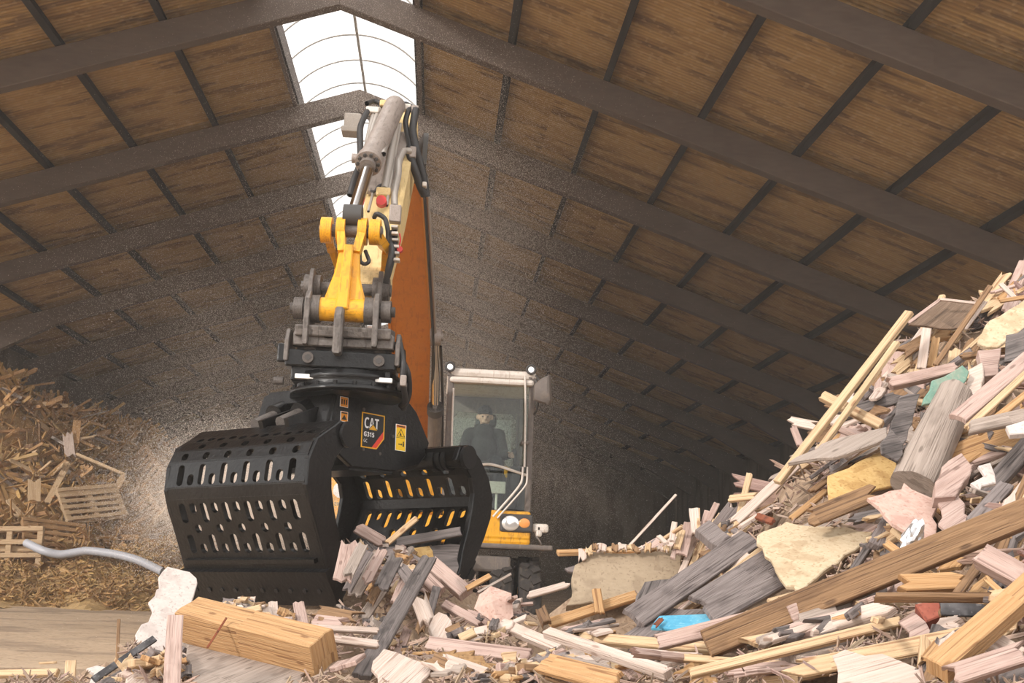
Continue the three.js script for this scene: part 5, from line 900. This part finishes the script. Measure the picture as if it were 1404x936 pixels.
// ---------------------------------------------------------------- the far pile of pallets and wood
const far = heap([[-80, 500, 27], [0, 522, 27], [60, 566, 27.5], [110, 580, 29], [165, 590, 30], [205, 605, 31], [232, 660, 31], [0, 640, 25.4], [60, 660, 25.4], [120, 670, 26], [180, 690, 27], [0, 720, 24.6], [60, 745, 24.4], [120, 745, 24.6], [200, 740, 25.6], [-80, 640, 25.4], [-80, 740, 24.4]],
  [[-14, -33], [-10, -34], [-7, -34], [-5.2, -34], [-4.2, -31], [-4.4, -28], [-4.8, -26], [-6, -24.2], [-8, -23.6], [-10, -23.4], [-13, -23.4], [-15, -28]]);
heapMesh('wood_debris', 'mass of broken wood inside the distant pile', far, [-13.2, -3.9], [-35, -23.0], 0.22, board(chipTex([158, 124, 82], [204, 168, 118], [118, 90, 58], 53)), 0.25);
const strawPale = woodTex([196, 158, 104], [226, 192, 138], [130, 92, 56], 41), FM = [WM.pine, WM.honey, wood(strawPale), WM.brown, WM.ash, WM.honey], FW = ['light pine', 'honey coloured', 'straw coloured', 'brown', 'ashen', 'honey coloured'];
const FARMARKS = [['leaning pale pallet', 126, 690, 25], ['pallet on edge', 12, 752, 23.4], ['slanted honey brown pallet', 76, 738, 24.1], ['pallet stack', 140, 618, 29.4], ['upright orange brown board', 105, 592, 26.3], ['outer leaning pallet', 190, 652, 28.4], ['tilted dusty pallet', 183, 715, 26], ['long pale pole', 140, 638, 26], ['rounded upright board', 47, 670, 24.9], ['pile crest', 10, 530, 27]].map(([n, ...q]) => [n, at(...q)]);
{
  const r = rng(801), kinds = [['plank', 'light pine', 0.9, 0.1], ['batten', 'light pine', 1.3, 0.05], ['board_fragment', 'weathered brown', 0.6, 0.18]];
  const spots = [[[-5, 520, 27], [110, 580, 28.6]], [[-5, 560, 26.4], [130, 600, 28]], [[-5, 600, 25.8], [160, 640, 28]], [[-5, 640, 25.4], [190, 680, 27.2]], [[-5, 680, 25], [200, 710, 26.4]], [[-5, 715, 24.6], [215, 740, 25.2]], [[110, 585, 29.4], [225, 650, 31]], [[100, 620, 28.5], [225, 690, 29.5]]];
  for (let k = 0; k < 280; k++) {
    const [px, py, d] = between(...spots[k % spots.length])(r), p = at(px, py, d); p.y = Math.max(0.05, far(p.x, p.z)) + 0.05 + 0.15 * r();
    const [name, , L0, w0] = kinds[Math.floor(r() * r() * 3)], fm = Math.floor(r() * 6), word = FW[fm], L = L0 * (0.5 + r()), o = mesh({ plank: 'pallet_wood', batten: 'lath', board_fragment: 'crate_board' }[name], plankGeo(L, w0 * (0.6 + 0.8 * r()), 0.022 + 0.02 * r(), r, { jag: 0.1 + 0.5 * r() }), FM[fm]);
    const a = r() * PI * 2; pose(o, p, V3(Math.cos(a), (r() - 0.35) * 1.3, -Math.sin(a) * 0.7), V3(r() - 0.5, r() * 0.8, 0.8), r() * 0.8);
    const mark = nearest(p, FARMARKS), shape = name === 'board_fragment' ? 'broken board' : name;
    tag(o, `${word} ${shape} in the distant pile by the ${mark}`, name === 'batten' ? 'batten' : name === 'plank' ? 'plank' : 'board', `${word} ${shape}s by the ${mark}`);
  }
}
{ // sticks and laths that nobody could count, filling the distant pile
  const r = rng(805), N = 5200, im = new THREE.InstancedMesh(plankGeo(0.7, 0.05, 0.025, r, { jag: 0.3 }), FM[2], N), m = new THREE.Matrix4(), q = new THREE.Quaternion(), c = new THREE.Color();
  for (let i = 0; i < N; i++) { const x = -12.8 + 8 * r(), z = -32 + 8.2 * r(), y = far(x, z); if (y < 0.25) { i--; continue; } q.setFromEuler(new THREE.Euler((r() - 0.5) * 2.2, r() * 6.3, (r() - 0.5) * 2.2)); const s = 0.5 + r(); m.compose(V3(x, y + 0.12 * r(), z), q, V3(s, 0.7 + r(), 1)); im.setMatrixAt(i, m); const t = 0.6 + 0.4 * r(); im.setColorAt(i, c.setRGB(t, t * (0.84 + 0.1 * r()), t * (0.68 + 0.2 * r()))); }
  im.name = numbered('wood_sticks'); im.castShadow = im.receiveShadow = true; scene.add(im); tag(im, 'mass of thin sticks filling the distant pallet pile', 'sticks', null, 'stuff');
}
// pallets: deck boards, bearers and bottom boards, each a part
function pallet(label, [px, py, d], rx, ry, rz, mat, n = 7, gr) {
  const g = group('pallet'); tag(g, label, 'pallet', gr); const r = rng(900 + px);
  const slat = boxUV(rb(1.2, 0.022, 0.085, 0.004), r()), bear = boxUV(rb(0.1, 0.09, 0.8, 0.006), r()), bot = boxUV(rb(1.2, 0.022, 0.1, 0.004), r() + 1);
  for (let k = 0; k < n; k++) mesh('deck_board', slat, mat, g).position.set(0, 0.056, -0.36 + 0.72 * k / (n - 1));
  for (const x of [-0.55, 0, 0.55]) mesh('bearer', bear, mat, g).position.set(x, 0, 0);
  for (const z of [-0.35, 0, 0.35]) mesh('bottom_board', bot, mat, g).position.set(0, -0.056, z);
  g.position.copy(at(px, py, d)); g.rotation.set(rx, ry, rz); return g;
}
pallet('pale pallet leaning face up in the middle of the distant pile', [126, 690, 25.0], 1.05, 0.5, -0.45, WM.pine, 6);
pallet('honey brown pallet lying slanted beside the pale slatted crate', [76, 738, 24.1], 0.9, 0.35, -0.5, WM.honey, 6);
pallet('pale pallet standing on edge at the front of the distant pile', [12, 752, 23.4], 1.5, 0.05, 0.0, WM.pine, 4);
pallet('upper pallet in the stack at the back of the distant pile', [140, 606, 29.6], 0.3, 0.3, 0.05, WM.honey, 5);
pallet('middle pallet in the stack at the back of the distant pile', [141, 618, 29.4], 0.32, 0.25, 0.08, WM.honey, 5);
pallet('lower pallet in the stack at the back of the distant pile', [141, 630, 29.2], 0.3, 0.35, 0.02, WM.honey, 5);
pallet('pallet leaning upright at the outer end of the distant pile', [190, 652, 28.4], 1.2, 0.7, 0.6, WM.honey, 6);
pallet('dusty pallet tilted low beside the leaning pale pallet', [183, 715, 26.0], 0.8, 0.6, 0.5, WM.honey, 6);
T_('wide_plank', 'orange brown upright board standing on the distant pile', [106, 576, 26.4], [103, 608, 26.2], 0.16, 0.03, WM.honey, { jag: 0.03 });
T_('wide_plank', 'pale upright board with pointed end below the orange brown one', [92, 590, 26.2], [97, 630, 26.0], 0.2, 0.03, WM.pale, { jag: 0.5 });
T_('long_batten', 'long pale pole slanting across the distant pile', [104, 622, 26.1], [172, 651, 25.9], 0.06, 0.05, WM.pine, { cat: 'batten' });
T_('wide_plank', 'pale rounded board standing in the distant pile', [47, 655, 24.9], [47, 690, 24.8], 0.24, 0.03, WM.pine, { jag: 0.2 });
T_('long_batten', 'long board slanting up behind the leaning pale pallet', [64, 690, 24.8], [94, 634, 25.3], 0.12, 0.03, WM.pine, { cat: 'batten' });
T_('long_batten', 'pale arched batten at the near end of the distant pile', [178, 752, 24.2], [232, 692, 24.8], 0.09, 0.04, WM.pine, { cat: 'batten', bow: -0.12 });
// ---------------------------------------------------------------- mound of straw-like chips before it
const mound = heap([[20, 778, 23.0], [60, 790, 22.8], [100, 764, 23.2], [140, 760, 23.3], [180, 775, 23.2], [200, 748, 24.2], [225, 745, 24.6], [230, 780, 23.2], [0, 772, 23.2], [-40, 780, 23.0], [130, 800, 22.4], [60, 812, 22.1], [180, 805, 22.3]], [[-10, -20.9], [-8, -20.8], [-6, -20.8], [-4.4, -20.9], [-4.2, -22], [-4.4, -24], [-5, -21.6], [-6.5, -21.5], [-8, -21.6], [-9.5, -21.6], [-11, -22], [-11, -24.5], [-8, -25], [-5, -25.5]]);
const chipGround = board(chipTex([186, 150, 98], [220, 188, 134], [128, 96, 58], 57));
heapMesh('wood_shavings', 'low mound of straw coloured wood shavings before the distant pile', mound, [-11, -4.2], [-25.5, -20.6], 0.14, chipGround, 0.06);
{
  const r = rng(811), g = boxUV(plankGeo(0.2, 0.022, 0.01, r, { jag: 0.4 })), N = 9000, im = new THREE.InstancedMesh(g, wood(woodTex([206, 168, 112], [232, 200, 146], [140, 102, 62], 45)), N), m = new THREE.Matrix4(), q = new THREE.Quaternion(), c = new THREE.Color();
  for (let i = 0; i < N; i++) { const x = -11 + 6.8 * r(), z = -25.3 + 3.7 * r(), y = mound(x, z); if (y < 0.01 && r() < 0.7) { i--; continue; } q.setFromEuler(new THREE.Euler((r() - 0.5) * 1.6, r() * 6.3, (r() - 0.5) * 1.4)); const s = 0.5 + r(); m.compose(V3(x, Math.max(0.01, y) + r() * 0.07 - 0.02, z), q, V3(s, s, s)); im.setMatrixAt(i, m); const t = 0.5 + 0.5 * r(); im.setColorAt(i, c.setRGB(t, t * (0.85 + 0.12 * r()), t * (0.7 + 0.2 * r()))); }
  im.name = numbered('straw_chips'); im.castShadow = im.receiveShadow = true; scene.add(im); tag(im, 'straw coloured shavings covering the low mound', 'shavings', null, 'stuff');
}
tag(mesh('plastic_pipe', tube([at(36, 744, 23.2), at(60, 755, 22.9), at(84, 760, 22.9), at(120, 755, 22.9), at(160, 760, 22.8), at(190, 768, 22.7), at(222, 783, 22.6)], 0.075, 40, 10), std({ color: new THREE.Color(0.42, 0.43, 0.47), roughness: 0.4 })), 'pale blue grey plastic pipe lying over the shavings mound', 'pipe');
// ---------------------------------------------------------------- wood dust hanging in the hall: flakes of a few millimetres, real geometry
{
  const r = rng(901), N = 1400000, pos = new Float32Array(N * 9), nor = new Float32Array(N * 9), gs = () => Math.sqrt(-2 * Math.log(1 - r() * 0.9999)) * Math.cos(2 * PI * r());
  // clouds: [pixel x, pixel y, depth, spread x, y, z, share]
  const C = [[630, 380, 23, 1.0, 2.6, 4.0, 0.36], [655, 620, 22, 1.3, 1.2, 3.0, 0.12], [528, 125, 23, 1.4, 0.7, 4.5, 0.15], [360, 520, 24, 1.6, 1.4, 4.0, 0.2], [500, 300, 27, 1.6, 2.0, 5, 0.1], [330, 690, 11.2, 0.42, 0.3, 0.7, 0.26]].map(([a, b, c, ...q]) => [at(a, b, c), ...q]);
  let acc = 0; const cum = C.map((c) => (acc += c[4]));
  const wisp = (x, y, z) => 0.6 * nA(x * 0.7 + z * 0.3, y * 0.8 + z * 0.4) + 0.4 * nB(x * 1.7 - z * 0.5, y * 1.9 + z * 0.7), a = V3(0, 0, 0), b = V3(0, 0, 0), n = V3(0, 0, 0);
  for (let i = 0; i < N;) {
    const t = r() * acc, c = C[cum.findIndex((v) => t <= v)], x = c[0].x + gs() * c[1], y = c[0].y + gs() * c[2], z = c[0].z + gs() * c[3];
    if (y < 0.05 || y > RY - SLOPE * Math.abs(x - RX) - 0.6 || z > (c === C[5] ? -9.3 : -16.4) || z < -52) continue;
    if (r() > smooth(0.2, 0.75, wisp(x, y, z)) + 0.15) continue;
    const s = Math.min(0.006, -z * 0.00024) * (0.6 + 0.8 * r()); a.set(r() - 0.5, r() - 0.5, r() - 0.5).normalize(); b.set(r() - 0.5, r() - 0.5, r() - 0.5); n.crossVectors(a, b).normalize(); b.crossVectors(n, a);
    for (let k = 0; k < 3; k++) { const q = k * 2.0944, u = s * Math.cos(q), v = s * Math.sin(q), o = i * 9 + k * 3; pos[o] = x + a.x * u + b.x * v; pos[o + 1] = y + a.y * u + b.y * v; pos[o + 2] = z + a.z * u + b.z * v; nor[o] = n.x; nor[o + 1] = n.y; nor[o + 2] = n.z; }
    i++;
  }
  const g = new THREE.BufferGeometry(); g.setAttribute('position', new THREE.BufferAttribute(pos, 3)); g.setAttribute('normal', new THREE.BufferAttribute(nor, 3));
  const o = mesh('dust_cloud', g, new THREE.MeshPhysicalMaterial({ color: new THREE.Color(0.84, 0.76, 0.68), roughness: 1, transmission: 0.45, thickness: 0, side: THREE.DoubleSide })); o.castShadow = false;
  tag(o, 'pale wood dust drifting in the air behind the excavator', 'dust', null, 'stuff');
}
renderer.render(scene, camera);
